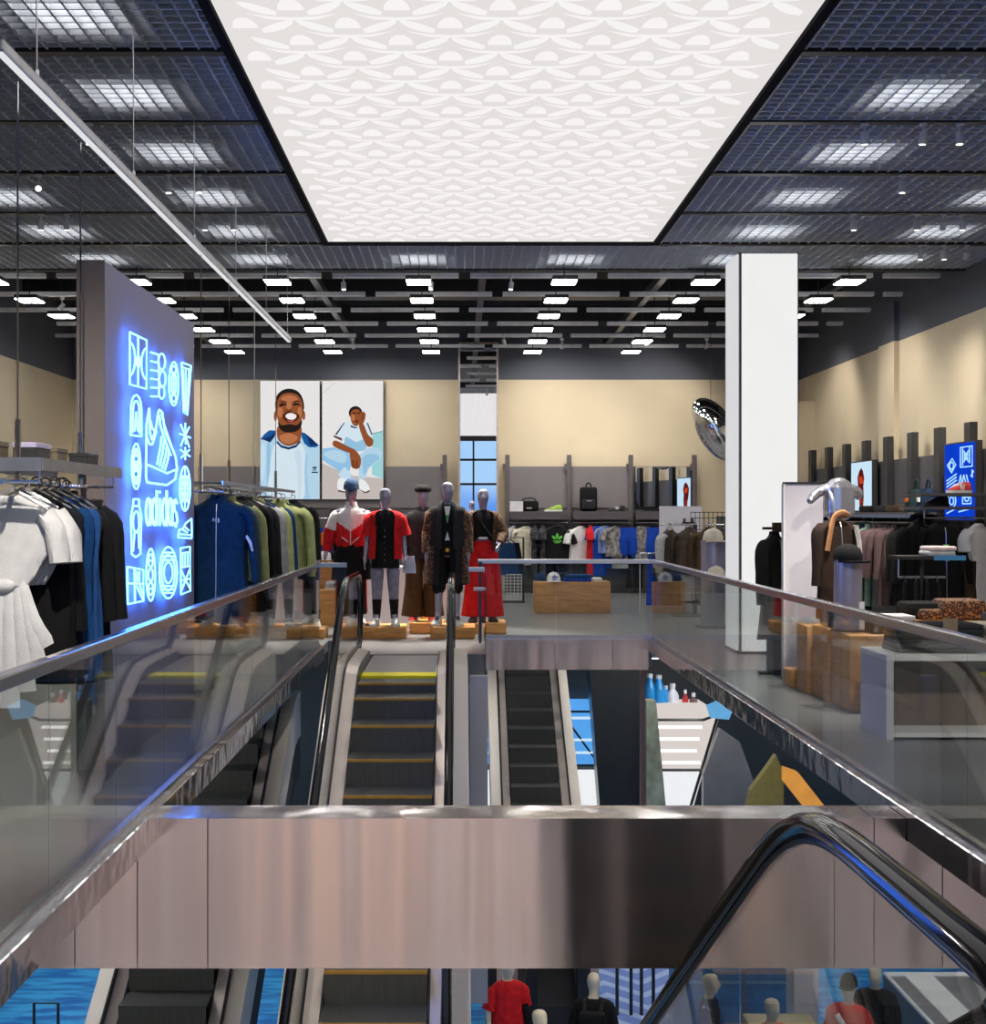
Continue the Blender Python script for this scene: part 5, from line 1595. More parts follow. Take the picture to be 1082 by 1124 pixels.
# clothes hanging under the shelves (some face the room, some turned)
CRM = fabric('cream', (.62, .57, .46)); PATN = fabric('black_pattern', (.05, .05, .055), .9); GRP = fabric('grey_pattern', (.25, .24, .24), .7); LBL = fabric('light_blue', (.22, .30, .60)); GREEN = fabric('dark_green', (.015, .10, .02))
gb = 'clothes under the back wall shelves'
RB = 1.40
for kind, nm, l, m_, px, rz, sc in (
        ('long', 'shirt', 'white top at the near end under the first shelf', LGREY, 563, 1.1, .95),
        ('long', 'shirt', 'cream long sleeved top under the first shelf', CRM, 577, .35, 1.15),
        ('dress', 'dress', 'black patterned dress beside the cream top', PATN, 587, 1.45, .9),
        ('dress', 'dress', 'second black patterned dress before the green logo top', PATN, 596, 1.45, .9),
        ('tee', 'shirt', 'white top beside the post under the second shelf', WHT, 637, .5, 1.1),
        ('dress', 'dress', 'red dress tucked behind the white top under the second shelf', RED, 648, 1.4, .9),
        ('dress', 'dress', 'cobalt dress under the backpack shelf', BLUE, 656, .6, .9),
        ('tee', 'shirt', 'light blue patterned shirt beside the cobalt dress', LBL, 664, .3, .85),
        ('tee', 'shirt', 'grey patterned shirt with a white skirt below it', GRP, 676, .3, .95),
        ('shorts', 'shorts', 'cobalt shorts under the wall mirror', BLUE, 690, 0, 1.1),
        ('trousers', 'trousers', 'grey patterned trousers under the wall mirror', GRP, 706, .2, .75),
        ('shorts', 'shorts', 'cobalt shorts beside the white board', BLUE, 720, 0, 1.1)):
    garment(kind, nm, l, m_, (xw(px, 27.0), 27.02, RB), rz, sc, gb, cat={'long': 'shirt', 'tee': 'shirt'}.get(kind, kind))
tt = garment('tee', 'shirt', 'black top with a bright green flower logo under the first shelf', BLK, (xw(611, 26.95), 26.93, RB), 0, 1.12, gb, cat='shirt', seed=2)
mb = MB(); trefoil(mb, (0, -.085, -.30), .13); mb.build('logo', fabric('neon_green', (.15, .60, .08)), tt)
for kind, l, m_, px in (('skirt', 'black patterned skirt on the lower rail under the first shelf', PATN, 590), ('trousers', 'black trousers on the lower rail under the green logo top', BLK, 611), ('skirt', 'cobalt skirt on the lower rail', BLUE, 662), ('skirt', 'pale grey skirt on the lower rail', LGREY, 681), ('trousers', 'black trousers on the lower rail under the mirror', BLK, 697)):
    garment(kind, kind, l, m_, (xw(px, 27.05), 27.12, .98 if kind == 'skirt' else .95), 0, .8, 'clothes on the lower rail at the back', cat=kind)
t = thing('low_rail', 'lower clothes rail along the back wall under the shelves', 'clothes rail', (xw(557), 27.12, .97))
mb = MB(); mb.tube([(0, 0, 0), (xw(763) - xw(557), 0, 0)], .012, 8); mb.build('rail', DULLCHROME, t)
for q in (.05, 1.2, 2.4, 3.6):
    mb = MB(); mb.box(q - .006, q + .006, 0, .24, -.02, .02); mb.build('bracket', BLACK, t)
# dark clothes beside the pillar
for k, (px, l, m_) in enumerate(((553, 'dark skirt hanging beside the mirror pillar', NAVY), (559, 'black skirt with blue hem hanging near the mirror pillar', BLK))):
    garment('skirt', 'skirt', l, m_, (xw(px, 24.5), 24.4 + .1 * k, 1.15), .3, 1.1, 'skirts on the black stand')
t = thing('clothes_stand', 'black stand with a white wire basket beside the red trousers mannequin', 'clothes rack', (xw(556, 24.5), 24.5, 0))
mb = MB(); mb.tube([(-.28, 0, 0), (-.28, 0, 1.16), (.3, 0, 1.16), (.3, 0, 0)], .018, 6); mb.box(-.3, .32, -.2, .2, 0, .02); mb.build('frame', BLACK, t)
mb = MB()
for q in range(9):
    mb.tube([(-.26 + .065 * q, -.15, .06), (-.26 + .065 * q, -.15, .5)], .006, 4)
    mb.tube([(-.26, -.15, .06 + .055 * q), (.26, -.15, .06 + .055 * q)], .006, 4)
mb.build('wire_basket', WHITE, t)

# wooden table of caps
plinth('long orange wooden box in front of the back shelves, caps on top', 1.19, 2.40, 21.8, 22.35, .50, WOOD2, 'wooden_box', 'wooden cap boxes')
cap('white cap with a blue logo on the wooden box', (1.50, 21.98, .50), .1, WHT, sc=1.25, group='caps on the wooden box', logo=BLUE)
cap('dark blue cap at the near corner of the wooden box', (1.30, 22.15, .50), .9, NAVY, sc=1.1, group='caps on the wooden box')
for k, (x, y, z, l, m_) in enumerate(((1.88, 22.0, .50, 'blue folded shirt at the bottom of the pile on the wooden box', BLUE), (1.90, 22.0, .555, 'blue folded shirt on top of the pile on the wooden box', DBLUE), (2.18, 22.05, .50, 'white folded shirt at the end of the wooden box', WHT), (1.66, 22.18, .50, 'black folded bag on the wooden box', BLK))):
    mb = MB(); mb.box(-.22 if k < 2 else -.1, .22 if k < 2 else .1, -.16, .16, 0, .055 if k < 3 else .13, .02, 2)
    tag(mb.build('folded_shirt' if k < 3 else 'folded_bag', m_, smooth=True, loc=(x, y, z)), l, 'shirt' if k < 3 else 'bag', 'folded things on the wooden box')

# rack of brown jackets and white board at the back corner
t = thing('white_board', 'blank white board on a stand in front of the wall mirror', 'board', (3.9, 24.3, 0))
mb = MB(); mb.box(-.36, .39, 0, .03, 1.12, 1.72); mb.build('board', LILAC, t)
mb = MB(); mb.box(-.02, .02, .03, .06, 0, 1.5); mb.box(-.25, .25, -.1, .2, 0, .02); mb.build('stand', BLACK, t)
mb = MB(); mb.box(.04, .26, -.06, 0, 1.40, 1.44); mb.box(.06, .10, -.05, -.01, 1.44, 1.50); mb.box(.20, .24, -.05, -.01, 1.44, 1.50); mb.build('clip', BLACK, t)
t = thing('grid_rack', 'black grid stand holding brown jackets near the white column', 'clothes rack', (3.66, 21.3, 0))
mb = MB()
for k in range(12):
    mb.tube([(-.05 + .07 * k, .1, .6), (-.05 + .07 * k, .1, 1.62)], .006, 4)
    mb.tube([(-.05, .1, .62 + .09 * k), (.72, .1, .62 + .09 * k)], .006, 4)
mb.build('wire_grid', BLACK, t)
mb = MB(); mb.tube([(-.55, 0, 1.42), (.45, 0, 1.42)], .014, 8); mb.build('rail', DULLCHROME, t)
mb = MB(); mb.box(-.03, .03, -.02, .08, 0, 1.42); mb.box(-.35, .4, -.25, .25, 0, .025); mb.build('stand', BLACK, t)
mb = MB(); mb.box(.36, .72, .12, .16, .4, 1.55); mb.build('back_plate', GRAPHITE, t)
JBR = fabric('jacket_brown', (.06, .045, .035))
gr = 'brown jackets on the grid stand'
for k, (x, rz, l, m_) in enumerate(((3.25, .9, 'brown jacket with pale sleeves at the near end of the grid stand', JBR), (3.55, .2, 'brown jacket facing out on the grid stand', JBR), (3.85, .1, 'dark brown jacket with striped sleeve at the end of the grid stand', BROWN))):
    g = garment('jacket', 'jacket', l, m_, (x, 21.22 - .05 * k, 1.40), rz, 1.05, gr, m2=LGREY if k == 0 else None)
    if k:
        mb = MB()
        for q in range(2):
            mb.tube([(.27 + .015 * q, -.05, -.22), (.325 + .012 * q, -.06, -.70)], .006, 4)
        mb.build('sleeve_stripe', WHT, g)
for k, (x, m_, l) in enumerate(((3.05, BLUE, 'blue trousers below the brown jackets'), (3.3, CHAR, 'charcoal trousers below the brown jackets'), (3.75, JBR, 'brown trousers below the brown jackets'))):
    garment('trousers', 'trousers', l, m_, (x, 21.3, .98), .3, .78, 'trousers below the brown jackets')
t = thing('low_rail', 'low steel rail carrying the trousers below the brown jackets', 'clothes rail', (3.0, 21.3, 0))
mb = MB(); mb.tube([(-.2, 0, 0), (-.2, 0, .97), (1.0, 0, .97), (1.0, 0, 0)], .012, 6); mb.build('rail', DULLCHROME, t)
# bust with two caps
t = thing('cap_display_tube', 'lilac display tube with two caps beside the white column', 'display stand', (3.53, 19.1, 0))
mb = MB(); mb.cyl(0, 0, .0, 1.22, .17); mb.build('tube', MANNEQUIN, t, smooth=True)
mb = MB(); mb.cyl(0, 0, 0, .03, .24); mb.build('base', BLACK, t)
cap('cream cap on top of the lilac tube', (3.53, 19.08, 1.20), .1, CRM, sc=1.55, group='cream caps')
cap('cream cap on a clip in front of the lilac tube', (3.53, 18.86, .70), .1, CRM, sc=1.4, group='cream caps')

# chrome balloon at the back corner
mm = Matrix.Rotation(R(38), 4, 'Y')
t = thing('chrome_ellipsoid', 'large polished chrome egg shape hanging near the back corner', 'sculpture', (4.68, 25.0, 3.12))
mb = MB(); mb.sphere((0, 0, 0), .34, .34, .66, 28, 18, Matrix.Rotation(R(-32), 4, 'Y')); mb.build('body', CHROME, t, smooth=True)
mb = MB(); mb.tube([(-.1, 0, .5), (-.1, 0, 2.87)], .006, 5); mb.build('cable', BLACK, t)
# ---------------------------------------------------------------- along the side wall with the blue lit panels
XS = 6.45
def yat(px, X):
    return X * F / (px - CX)
for k in range(9):
    y = 17.78 + 1.14 * k
    t = thing('wall_upright', 'dark upright on the beige side wall, %s from the open end' % ORD[k], 'upright', (XS + .18, y, 0), group='uprights on the side wall')
    mb = MB(); mb.box(-.04, .06, -.11, .11, 0, 2.78, .004, 1); mb.build('post', BLACK, t)
def side_panel(name, label, y0, y1, z0, z1_, m):
    mb = MB(); mb.box(XS + .245, XS + .29, y0, y1, z0, z1_)
    return tag(mb.build(name, m), label, 'wall panel', 'panels on the side wall')
SIDEP = mat('side_panel_grey', (.085, .08, .09), .55, vary=.05)
side_panel('backboard', 'dark grey wall panel above the hanging clothes on the side wall', 17.3, 26.2, 1.66, 2.42, SIDEP)
side_panel('backboard', 'black lower wall panel behind the clothes on the side wall', 17.0, 26.2, .0, 1.62, BLACK)
# lit blue neon panel and lit picture of a red figure
BPN = glow('blue_light_panel', (.004, .05, .62), .95, .25)
BLN = glow('blue_panel_line', (.30, .55, 1.0), 1.5, 0)
def lit_panel(name, label, y0, y1, z0, z1_, base, draw):
    t = thing(name, label, 'lit panel', (XS + .10, y0, z0))
    mb = MB(); mb.box(0, .09, 0, y1 - y0, 0, z1_ - z0); mb.build('light_box', BLACK, t)
    mb = MB(); mb.box(-.004, 0, .02, y1 - y0 - .02, .02, z1_ - z0 - .02); mb.build('lit_face', base, t)
    w, h = y1 - y0, z1_ - z0
    for nm, m_, lines, r in draw:
        mb = MB()
        for l in lines:
            if r:
                mb.tube([(-.008, (1 - u) * w, v * h) for u, v in l], r, 5)
            else:
                mb.poly([(-.008, (1 - u) * w, v * h) for u, v in l])
        mb.build(nm, m_, t)
    return t
def uel(cx, cy, rx, ry, n=14):
    return [(cx + rx * math.cos(2 * PI * k / n), cy + ry * math.sin(2 * PI * k / n)) for k in range(n + 1)]
def rect(a, b, c, d):
    return [(a, b), (c, b), (c, d), (a, d), (a, b)]
neon = [rect(.55, .68, .92, .93), [(.62, .70), (.62, .92)], [(.84, .72), (.84, .93)], [(.66, .74), (.80, .88)], [(.66, .88), (.80, .74)], rect(.68, .77, .78, .85),
        [(.12, .72), (.28, .80), (.40, .72), (.26, .62), (.12, .72)], uel(.26, .71, .07, .045), [(.10, .52), (.42, .60)], [(.10, .48), (.42, .56)], [(.10, .44), (.42, .52)], [(.12, .40), (.40, .47)],
        [(.50, .48), (.56, .58), (.60, .46), (.66, .58), (.72, .48)], [(.74, .58), (.80, .48)], [(.88, .56), (.96, .62)], [(.92, .54), (.92, .64)],
        uel(.26, .26, .14, .09), uel(.26, .26, .07, .05), rect(.62, .22, .88, .38), [(.62, .30), (.88, .30)], uel(.75, .30, .07, .05), [(.1, .1), (.4, .16)], [(.5, .12), (.9, .16)]]
lit_panel('lit_sign', 'tall blue lit panel with white line drawings on the side wall', yat(1070.5, XS + .1), yat(1036.5, XS + .1), 1.49, 2.53, BPN, [('line_drawing', BLN, neon, .009)])
fig = [[(.52, .86), (.60, .80), (.66, .66), (.62, .50), (.64, .30), (.60, .04), (.44, .04), (.42, .28), (.36, .48), (.34, .68), (.42, .80)]]
fig2 = [[(.40, .70), (.58, .68), (.62, .56), (.44, .54)], [(.44, .34), (.60, .36), (.58, .18), (.46, .16)], [(.46, .14), (.56, .14), (.54, .05), (.46, .05)]]
lit_panel('lit_picture', 'pale blue lit picture of a standing figure in red on the side wall', yat(957, XS + .1), yat(934, XS + .1), 1.62, 2.45, glow('pale_blue_light', (.62, .82, .98), .95),
          [('dark_red_print', glow('print_dark_red', (.12, .01, .01), .9), fig, 0), ('orange_print', glow('print_orange', (.80, .07, .015), .9), fig2, 0)])
scr = [rect(.06, .08, .40, .92)] + [[(.06, .2 + .14 * k), (.40, .2 + .14 * k)] for k in range(5)] + [[(.46, .84), (.66, .84)], [(.46, .66), (.66, .66)], [(.46, .48), (.66, .48)], [(.46, .28), (.66, .28)], uel(.82, .45, .09, .16), uel(.82, .45, .04, .08), [(.7, .8), (.92, .85)]]
t = lit_panel('lit_blue_screen', 'small blue lit panel with white boxes low on the side wall', yat(1070, XS - .25), yat(1037, XS - .25), .26, .62, BPN, [('line_drawing', BLN, scr, .008)])
t.location.x = XS - .25
# shelf with bags, and the clothes below
t = thing('wall_shelf', 'dark shelf along the side wall above the clothes, bags on it', 'shelf', (XS - .25, 18.9, 1.58))
mb = MB(); mb.box(0, .45, 0, 7.3, 0, .03); mb.build('board', GRAPHITE, t)
mb = MB(); mb.box(0, .02, 0, 7.3, -.05, 0); mb.build('front_lip', mat('blue_grey_lip', (.12, .16, .26), .4), t)
mb = MB(); mb.tube([(.1, 0, -.12), (.1, 7.3, -.12)], .014, 8); mb.build('hang_rail', DULLCHROME, t)
for q in range(5):
    mb = MB(); mb.box(.09, .45, .3 + 1.6 * q, .32 + 1.6 * q, -.14, 0); mb.build('rail_bracket', BLACK, t)
NV = fabric('bag_navy', (.012, .025, .06))
for px, l, m_, sc in ((1003, 'dark green bag with an orange patch on the side wall shelf', fabric('bag_green', (.012, .03, .035)), 1.0), (1016, 'navy drawstring bag beside the dark green bag on the side wall shelf', NV, 1.0)):
    y = yat(px, XS - .1)
    t = thing('shoulder_bag', l, 'bag', (XS - .08, y, 1.61), group='bags on the side wall shelf')
    mb = MB(); mb.loft([(0, .12, .20), (.06, .13, .22), (.2, .12, .19), (.32, .07, .10)], 16, .06, 5); mb.build('body', m_, t, smooth=True)
    mb = MB(); mb.tube(spline([(0, -.08, .30), (0, -.10, .42), (0, -.02, .44), (0, .06, .30)], 3), .015, 6); mb.build('handle', m_, t)
    mb = MB(); mb.box(-.135, -.12, -.06, .04, .14, .20); mb.build('patch', fabric('orange', (.75, .16, .03)) if px == 1003 else WHT, t)
for k, (px, l) in enumerate(((955, 'black folded bag at the far end of the side wall shelf'), (972, 'grey folded bag on the side wall shelf'), (985, 'brown flat bag on the side wall shelf'))):
    mb = MB(); mb.box(-.15, .15, -.3, .3, 0, .10, .04, 2)
    tag(mb.build('folded_bag', (BLK, CHAR, BROWN)[k], smooth=True, loc=(XS - .05, yat(px, XS - .1), 1.61)), l, 'bag', 'folded bags on the side wall shelf')
SAGE = fabric('pale_sage', (.26, .38, .30)); MAUVE = fabric('mauve', (.16, .10, .115)); MAUVE2 = fabric('dusty_brown', (.12, .075, .075)); DGR = fabric('bottle_green', (.02, .12, .025))
gs = 'clothes on the side wall rail'
for k, (px, kind, nm, l, m_) in enumerate((
        (938, 'jacket', 'jacket', 'brown jacket at the far end of the side wall rail', BROWN), (943, 'jacket', 'jacket', 'bottle green jacket on the side wall rail', DGR), (948, 'jacket', 'jacket', 'green jacket with navy body on the side wall rail', NV),
        (954, 'jacket', 'jacket', 'pale sage jacket on the side wall rail', SAGE), (962, 'jacket', 'jacket', 'mauve jacket beside the pale sage one', MAUVE), (968, 'jacket', 'jacket', 'second mauve jacket on the side wall rail', MAUVE),
        (975, 'jacket', 'jacket', 'dusty brown jacket on the side wall rail', MAUVE2), (983, 'coat', 'coat', 'large dusty brown coat on the side wall rail', MAUVE2), (995, 'coat', 'coat', 'black coat beside the dusty brown coat', BLK),
        (1004, 'coat', 'coat', 'second black coat on the side wall rail', BLK), (1013, 'jacket', 'jacket', 'charcoal jacket on the side wall rail', CHAR), (1023, 'coat', 'coat', 'black coat before the blue lit panel', BLK))):
    garment(kind, nm, l, m_, (XS - .15, yat(px, XS - .15), 1.455), .25 + .1 * (k % 3), 1.06, gs, cat=nm)
for k, (px, kind, l, m_) in enumerate(((946, 'trousers', 'green track trousers low on the side wall', DGR), (957, 'trousers', 'sage track trousers low on the side wall', SAGE), (970, 'trousers', 'mauve track trousers low on the side wall', MAUVE), (985, 'trousers', 'black track trousers low on the side wall', BLK), (1000, 'trousers', 'charcoal track trousers low on the side wall', CHAR))):
    garment(kind, kind, l, m_, (XS - .12, yat(px, XS - .12), .82), .3, .62, 'trousers low on the side wall', cat=kind)
t = thing('low_rail', 'lower clothes rail on the side wall', 'clothes rail', (XS - .12, 18.8, .81))
mb = MB(); mb.tube([(0, 0, 0), (0, 7, 0)], .012, 6); mb.build('rail', DULLCHROME, t)
for q in (.2, 2.2, 4.2, 6.2):
    mb = MB(); mb.box(0, .33, q - .01, q + .01, -.02, .02); mb.build('bracket', BLACK, t)
# near end: shoe display and black/white shirts
t = thing('wall_shelf', 'short dark shoe shelf at the open end of the side wall, two tiers', 'shelf', (5.75, 16.1, 0))
for z in (1.80, 1.64):
    mb = MB(); mb.box(-.32, .8, 0, .8, z, z + .035); mb.build('board', GRAPHITE, t)
mb = MB(); mb.box(.7, .78, .05, .75, 0, 2.0); mb.build('back_post', BLACK, t)
mb = MB(); mb.tube([(-.25, .1, 1.54), (.8, .1, 1.54)], .013, 8); mb.tube([(-.25, .1, 1.54), (-.25, .1, 1.64)], .01, 6); mb.build('hang_rail', DULLCHROME, t)
shoe('red trainer with white stripes on the shoe shelf of the side wall', (6.02, 16.4, 1.835), -1.0, SHOER, SHOEW, SHOEW, 1.35, group='shoes on the side wall shelf', stripe=SHOEW)
shoe('dark trainer on the lower tier of the side wall shoe shelf', (5.75, 16.4, 1.675), -1.0, SHOEB, SHOEB, None, 1.3, group='shoes on the side wall shelf')
g = garment('coat', 'shirt', 'long black top with a small coloured print on the side wall', BLK, (5.72, 16.2, 1.53), .1, 1.0, 'shirts on the shoe shelf rail', cat='shirt')
mb = MB()
for q, (c, nm) in enumerate((((.2, .7, .1), 'print_lime'), ((.85, .18, .03), 'print_red'), ((.8, .6, .05), 'print_gold'))):
    mb.mi = q
    mb.box(-.035 + .01 * q, .03, -.094, -.086, -.36 - .07 * q, -.30 - .07 * q)
mb.build('print', [fabric('lime_print', (.2, .7, .1)), fabric('red_print', (.85, .18, .03)), fabric('gold_print', (.8, .6, .05))], g)
g = garment('crop', 'shirt', 'white short sleeved shirt facing out at the open end of the side wall', WHT, (6.13, 16.2, 1.53), .5, 1.0, 'shirts on the shoe shelf rail', cat='shirt')
mb = MB(); mb.rings([[Vector((.02 + a_ * w, -.05 + b_ * .012, z)) for a_, b_ in ((-1, -1), (1, -1), (1, 1), (-1, 1))] for z, w in ((-.45, .08), (-.8, .09), (-1.05, .06))]); mb.build('hem_tail', WHT, g)
garment('coat', 'shirt', 'brown top behind the white shirt at the open end of the side wall', BROWN, (6.2, 16.32, 1.53), .3, 1.0, 'shirts on the shoe shelf rail', cat='shirt')
garment('coat', 'shirt', 'second long black top before the blue lit panel', BLK, (5.45, 16.3, 1.53), .5, 1.0, 'shirts on the shoe shelf rail', cat='shirt')
# blue shelf edges low on the wall
mb = MB(); mb.box(6.15, 6.6, 17.9, 19.0, .44, .52); tag(mb.build('low_shelf', mat('blue_shelf', (.06, .25, .52), .35)), 'low blue shelf on the side wall beside the small blue screen', 'shelf')
mb = MB(); mb.box(5.6, 6.4, 17.2, 18.6, .0, .34); tag(mb.build('low_cabinet', BLACK), 'low black cabinet under the small blue screen', 'cabinet')
# stands in the aisle
t = thing('shoe_table', 'small black tiered stand with folded knitwear and a blue edge, before the dark clothes', 'display stand', (3.95, 11.7, 0))
mb = MB(); mb.tube([(.0, 0, 0), (0, 0, 1.22)], .02, 8); mb.box(-.22, .25, -.16, .16, 0, .02); mb.build('post', BLACK, t)
mb = MB(); mb.box(-.25, .32, -.16, .16, 1.205, 1.235); mb.build('tray', BLACK, t)
mb = MB(); mb.box(.05, .32, -.165, -.16, 1.20, 1.24); mb.build('blue_edge', mat('blue_shelf', (.06, .25, .52)), t)
mb = MB(); mb.box(-.2, .2, -.012, .012, 1.04, 1.06); mb.tube([(-.2, 0, 1.05), (-.2, 0, 1.2)], .008, 5); mb.build('side_arm', DULLCHROME, t)
for k, (dx, z, m_, l) in enumerate(((.13, 1.236, LGREY, 'pale folded knit at the bottom of the tiered stand pile'), (.14, 1.276, fabric('pale_pink', (.55, .45, .45)), 'pale pink folded knit on top of the tiered stand pile'))):
    mb = MB(); mb.box(-.12, .12, -.12, .12, 0, .04, .015, 2)
    tag(mb.build('folded_knit', m_, smooth=True, loc=(3.95 + dx, 11.7, z)), l, 'knitwear', 'knits on the tiered stand')
for k in range(4):
    garment('trousers', 'trousers', ('black trousers nearest the post of the tiered stand', 'black trousers with a sheen on the tiered stand', 'charcoal trousers on the tiered stand arm', 'black trousers at the end of the tiered stand arm')[k], (BLK, CHAR, CHAR, BLK)[k], (3.80 + .09 * k, 11.66 + .0 * k, 1.05), 1.2, .50, 'trousers on the tiered stand')
# leopard folded pile and dark knits on the wooden boxes
def wbox(label, x0, x1, y0, y1, z, m_=WOOD2):
    return plinth(label, x0, x1, y0, y1, z, m_, 'wooden_box', 'wooden boxes beside the long balustrade')
wbox('tall brown wooden box behind the glass next to the white table', 3.12, 3.7, 10.95, 11.5, .62)
wbox('brown wooden box in the middle of the row behind the glass', 3.10, 3.6, 11.52, 12.05, .62)
wbox('brown wooden box at the far end of the row behind the glass', 3.06, 3.5, 12.07, 12.45, .60)
wbox('tiny low wooden box beside the white partition', 3.02, 3.2, 12.5, 12.8, .16, WOOD)
wbox('orange wooden box behind the row, under the leopard print clothes', 3.72, 4.6, 11.0, 11.5, .72, WOOD)
wbox('orange wooden box under the dark folded trousers, behind the white table', 4.0, 4.75, 10.5, 10.95, .70, WOOD)
for k, (x, y, l, m_, z, h) in enumerate(((3.95, 11.35, 'leopard print folded jacket on the orange box', LEO, .72, .09), (4.12, 11.3, 'second leopard print jacket, crumpled over the orange box', LEO, .72, .17), (3.86, 11.42, 'dark folded jumper beside the leopard print jackets', BLK, .72, .14),
                                       (3.50, 11.18, 'black folded jumper on the tall brown box', BLK, .62, .10), (3.50, 11.18, 'grey folded shirt on top of the black jumper', LGREY, .72, .05), (3.30, 11.75, 'dark folded trousers on the middle brown box', CHAR, .62, .16), (4.3, 10.7, 'dark bundle of trousers on the orange box behind the white table', CHAR, .70, .12))):
    mb = MB(); mb.box(-.18, .18, -.15, .15, 0, h, min(.04, h * .4), 2)
    tag(mb.build('folded_garment', m_, smooth=True, loc=(x, y, z)), l, 'folded clothes', 'folded clothes on the wooden boxes')
# white table with trousers
t = thing('white_table', 'white table with open front behind the glass, dark trousers folded on top', 'table', (3.0, 9.62, 0))
mb = MB(); mb.box(0, 1.2, 0, .62, .555, .60, .004, 1); mb.build('table_top', WHITE, t)
mb = MB(); mb.box(0, .05, 0, .62, 0, .555); mb.build('side_panel', LILAC, t)
mb = MB(); mb.box(1.15, 1.2, 0, .62, 0, .555); mb.build('side_panel', LILAC, t)
mb = MB(); mb.box(.05, 1.15, .35, .38, 0, .555); mb.build('back_panel', mat('brown_reflection_panel', (.16, .11, .08), .5), t)  # brown glass reflection put into the panel colour
mb = MB(); mb.box(.05, 1.15, .0, .6, .02, .05); mb.build('bottom_shelf', WHITE, t)
for k in range(6):
    mb = MB(); mb.box(-.31 + .008 * (k % 3), .31 - .01 * (k % 2), -.2, .2, 0, .034, .012, 2)
    mb2 = mb.build('folded_trousers', CHAR if k % 2 else fabric('green_black', (.022, .03, .03)), smooth=True, loc=(3.43, 9.93, .60 + .034 * k))
    tag(mb2, 'dark folded trousers, %s from the bottom of the pile on the white table' % ORD[k], 'trousers', 'dark trousers on the white table')
for k in range(5):
    mb = MB(); mb.box(-.18, .18 - .01 * (k % 2), -.2, .2, 0, .04, .014, 2)
    tag(mb.build('folded_trousers', fabric('sand', (.52, .42, .33)) if k % 2 else CRM, smooth=True, loc=(3.95, 9.93, .60 + .04 * k)), 'sand coloured folded trousers, %s from the bottom of the pile on the white table' % ORD[k], 'trousers', 'sand trousers on the white table')
mb = MB(); mb.box(-.05, .05, 0, .012, 0, .15); t = thing('price_tag', 'brown card tag on the dark trousers pile', 'tag', (3.48, 9.70, .70)); mb.build('card', CARD, t)
mb = MB(); mb.tube([(.02, -.01, .0), (.10, -.02, .03)], .005, 5); mb.build('clip', CHROME, t)
# white partition, dark clothes behind it, headless mannequin, cap tube
t = thing('white_partition', 'tall pale lilac partition board standing beside the white column', 'partition', (3.33, 13.25, 0))
mb = MB(); mb.box(-.18, .19, 0, .06, 0, 1.88, .004, 1); mb.build('board', LILAC, t)
mb = MB(); mb.box(-.19, .20, -.01, .07, 1.88, 1.90); mb.build('top_cap', BLACK, t)
mb = MB(); mb.box(-.20, -.18, -.01, .07, 0, 1.88); mb.build('edge_strip', WHITE, t)
t = thing('clothes_stand', 'short dark rail sticking out behind the lilac partition', 'clothes rack', (3.3, 14.2, 0))
mb = MB(); mb.tube([(-.16, 0, 1.44), (.3, 0, 1.44)], .014, 8); mb.box(-.05, .3, -.05, .05, 1.40, 1.50); mb.build('rail', BROWN, t)
mb = MB(); mb.box(.26, .3, -.02, .02, 0, 1.44); mb.box(.1, .46, -.2, .2, 0, .02); mb.build('post', BLACK, t)
garment('jacket', 'jacket', 'black jacket hanging behind the lilac partition', BLK, (3.25, 14.15, 1.43), .9, 1.0, 'clothes behind the lilac partition')
garment('skirt', 'skirt', 'brown pink skirt below the black jacket behind the lilac partition', MAUVE2, (3.27, 14.25, .86), .6, .95, 'clothes behind the lilac partition')
t = thing('black_bin', 'black ribbed bin with a foot on the floor beside the white column', 'bin', (3.16, 13.6, 0))
mb = MB(); mb.box(-.08, .08, -.16, .16, 0, .33, .01, 1); mb.build('body', BLACK, t)
mb = MB(); mb.box(-.2, -.07, -.1, .0, 0, .03); mb.build('pedal', BLACK, t)
mb = MB(); mb.box(-.085, .085, -.165, .165, .33, .35, .005, 1); mb.build('lid', CHAR, t)
SILVER = mat('silver_mannequin', (.55, .55, .62), .18, metal=.85, vary=.05)
t = thing('bust_form', 'headless silver bust on a pole with one raised arm stump, above the brown striped jacket', 'mannequin', (3.50, 12.62, 0))
V = [(0, 0, 1.70), (0, 0, 1.60), (0, 0, 1.52), (0, .0, 1.84), (0, 0, 1.93), (-.19, .0, 1.80), (-.26, -.04, 1.74), (-.30, -.10, 1.70), (.17, 0, 1.80), (.20, .02, 1.72)]
E = [(0, 1), (1, 2), (0, 3), (3, 4), (3, 5), (5, 6), (6, 7), (3, 8), (8, 9)]
link_mesh('body', skin_mesh('body', V, E, [(.155, .11), (.13, .095), (.115, .085), (.10, .075), .05, .055, .045, .035, .055, .05], SILVER, 2), SILVER, t)
mb = MB(); mb.cyl(0, 0, 0, 1.5, .025); mb.cyl(0, 0, 0, .025, .2); mb.build('pole', BLACK, t)
t = garment('coat', 'jacket', 'dark brown track jacket with white sleeve stripes hanging below the silver bust', fabric('espresso', (.030, .018, .013)), (3.40, 12.38, 1.60), .6, .85, 'clothes at the silver bust', cat='jacket')
mb = MB()
for k in range(4):
    mb.tube([(.20 + .022 * k, -.075, -.13), (.245 + .020 * k, -.085, -.30), (.275 + .018 * k, -.085, -.52)], .0055, 4)
mb.build('sleeve_stripe', WHT, t)
mb = MB(); mb.tube(spline([(-.20, -.06, -.40), (-.15, -.07, -.15), (-.10, -.08, -.03), (.0, -.10, .0), (.10, -.08, -.03)], 3), .035, 8, ry=.02); mb.build('tan_collar', fabric('tan', (.45, .22, .11)), t, smooth=True)
t = thing('cap_display_tube', 'lilac display tube carrying a black cap before the lilac partition', 'display stand', (3.22, 11.35, .62))
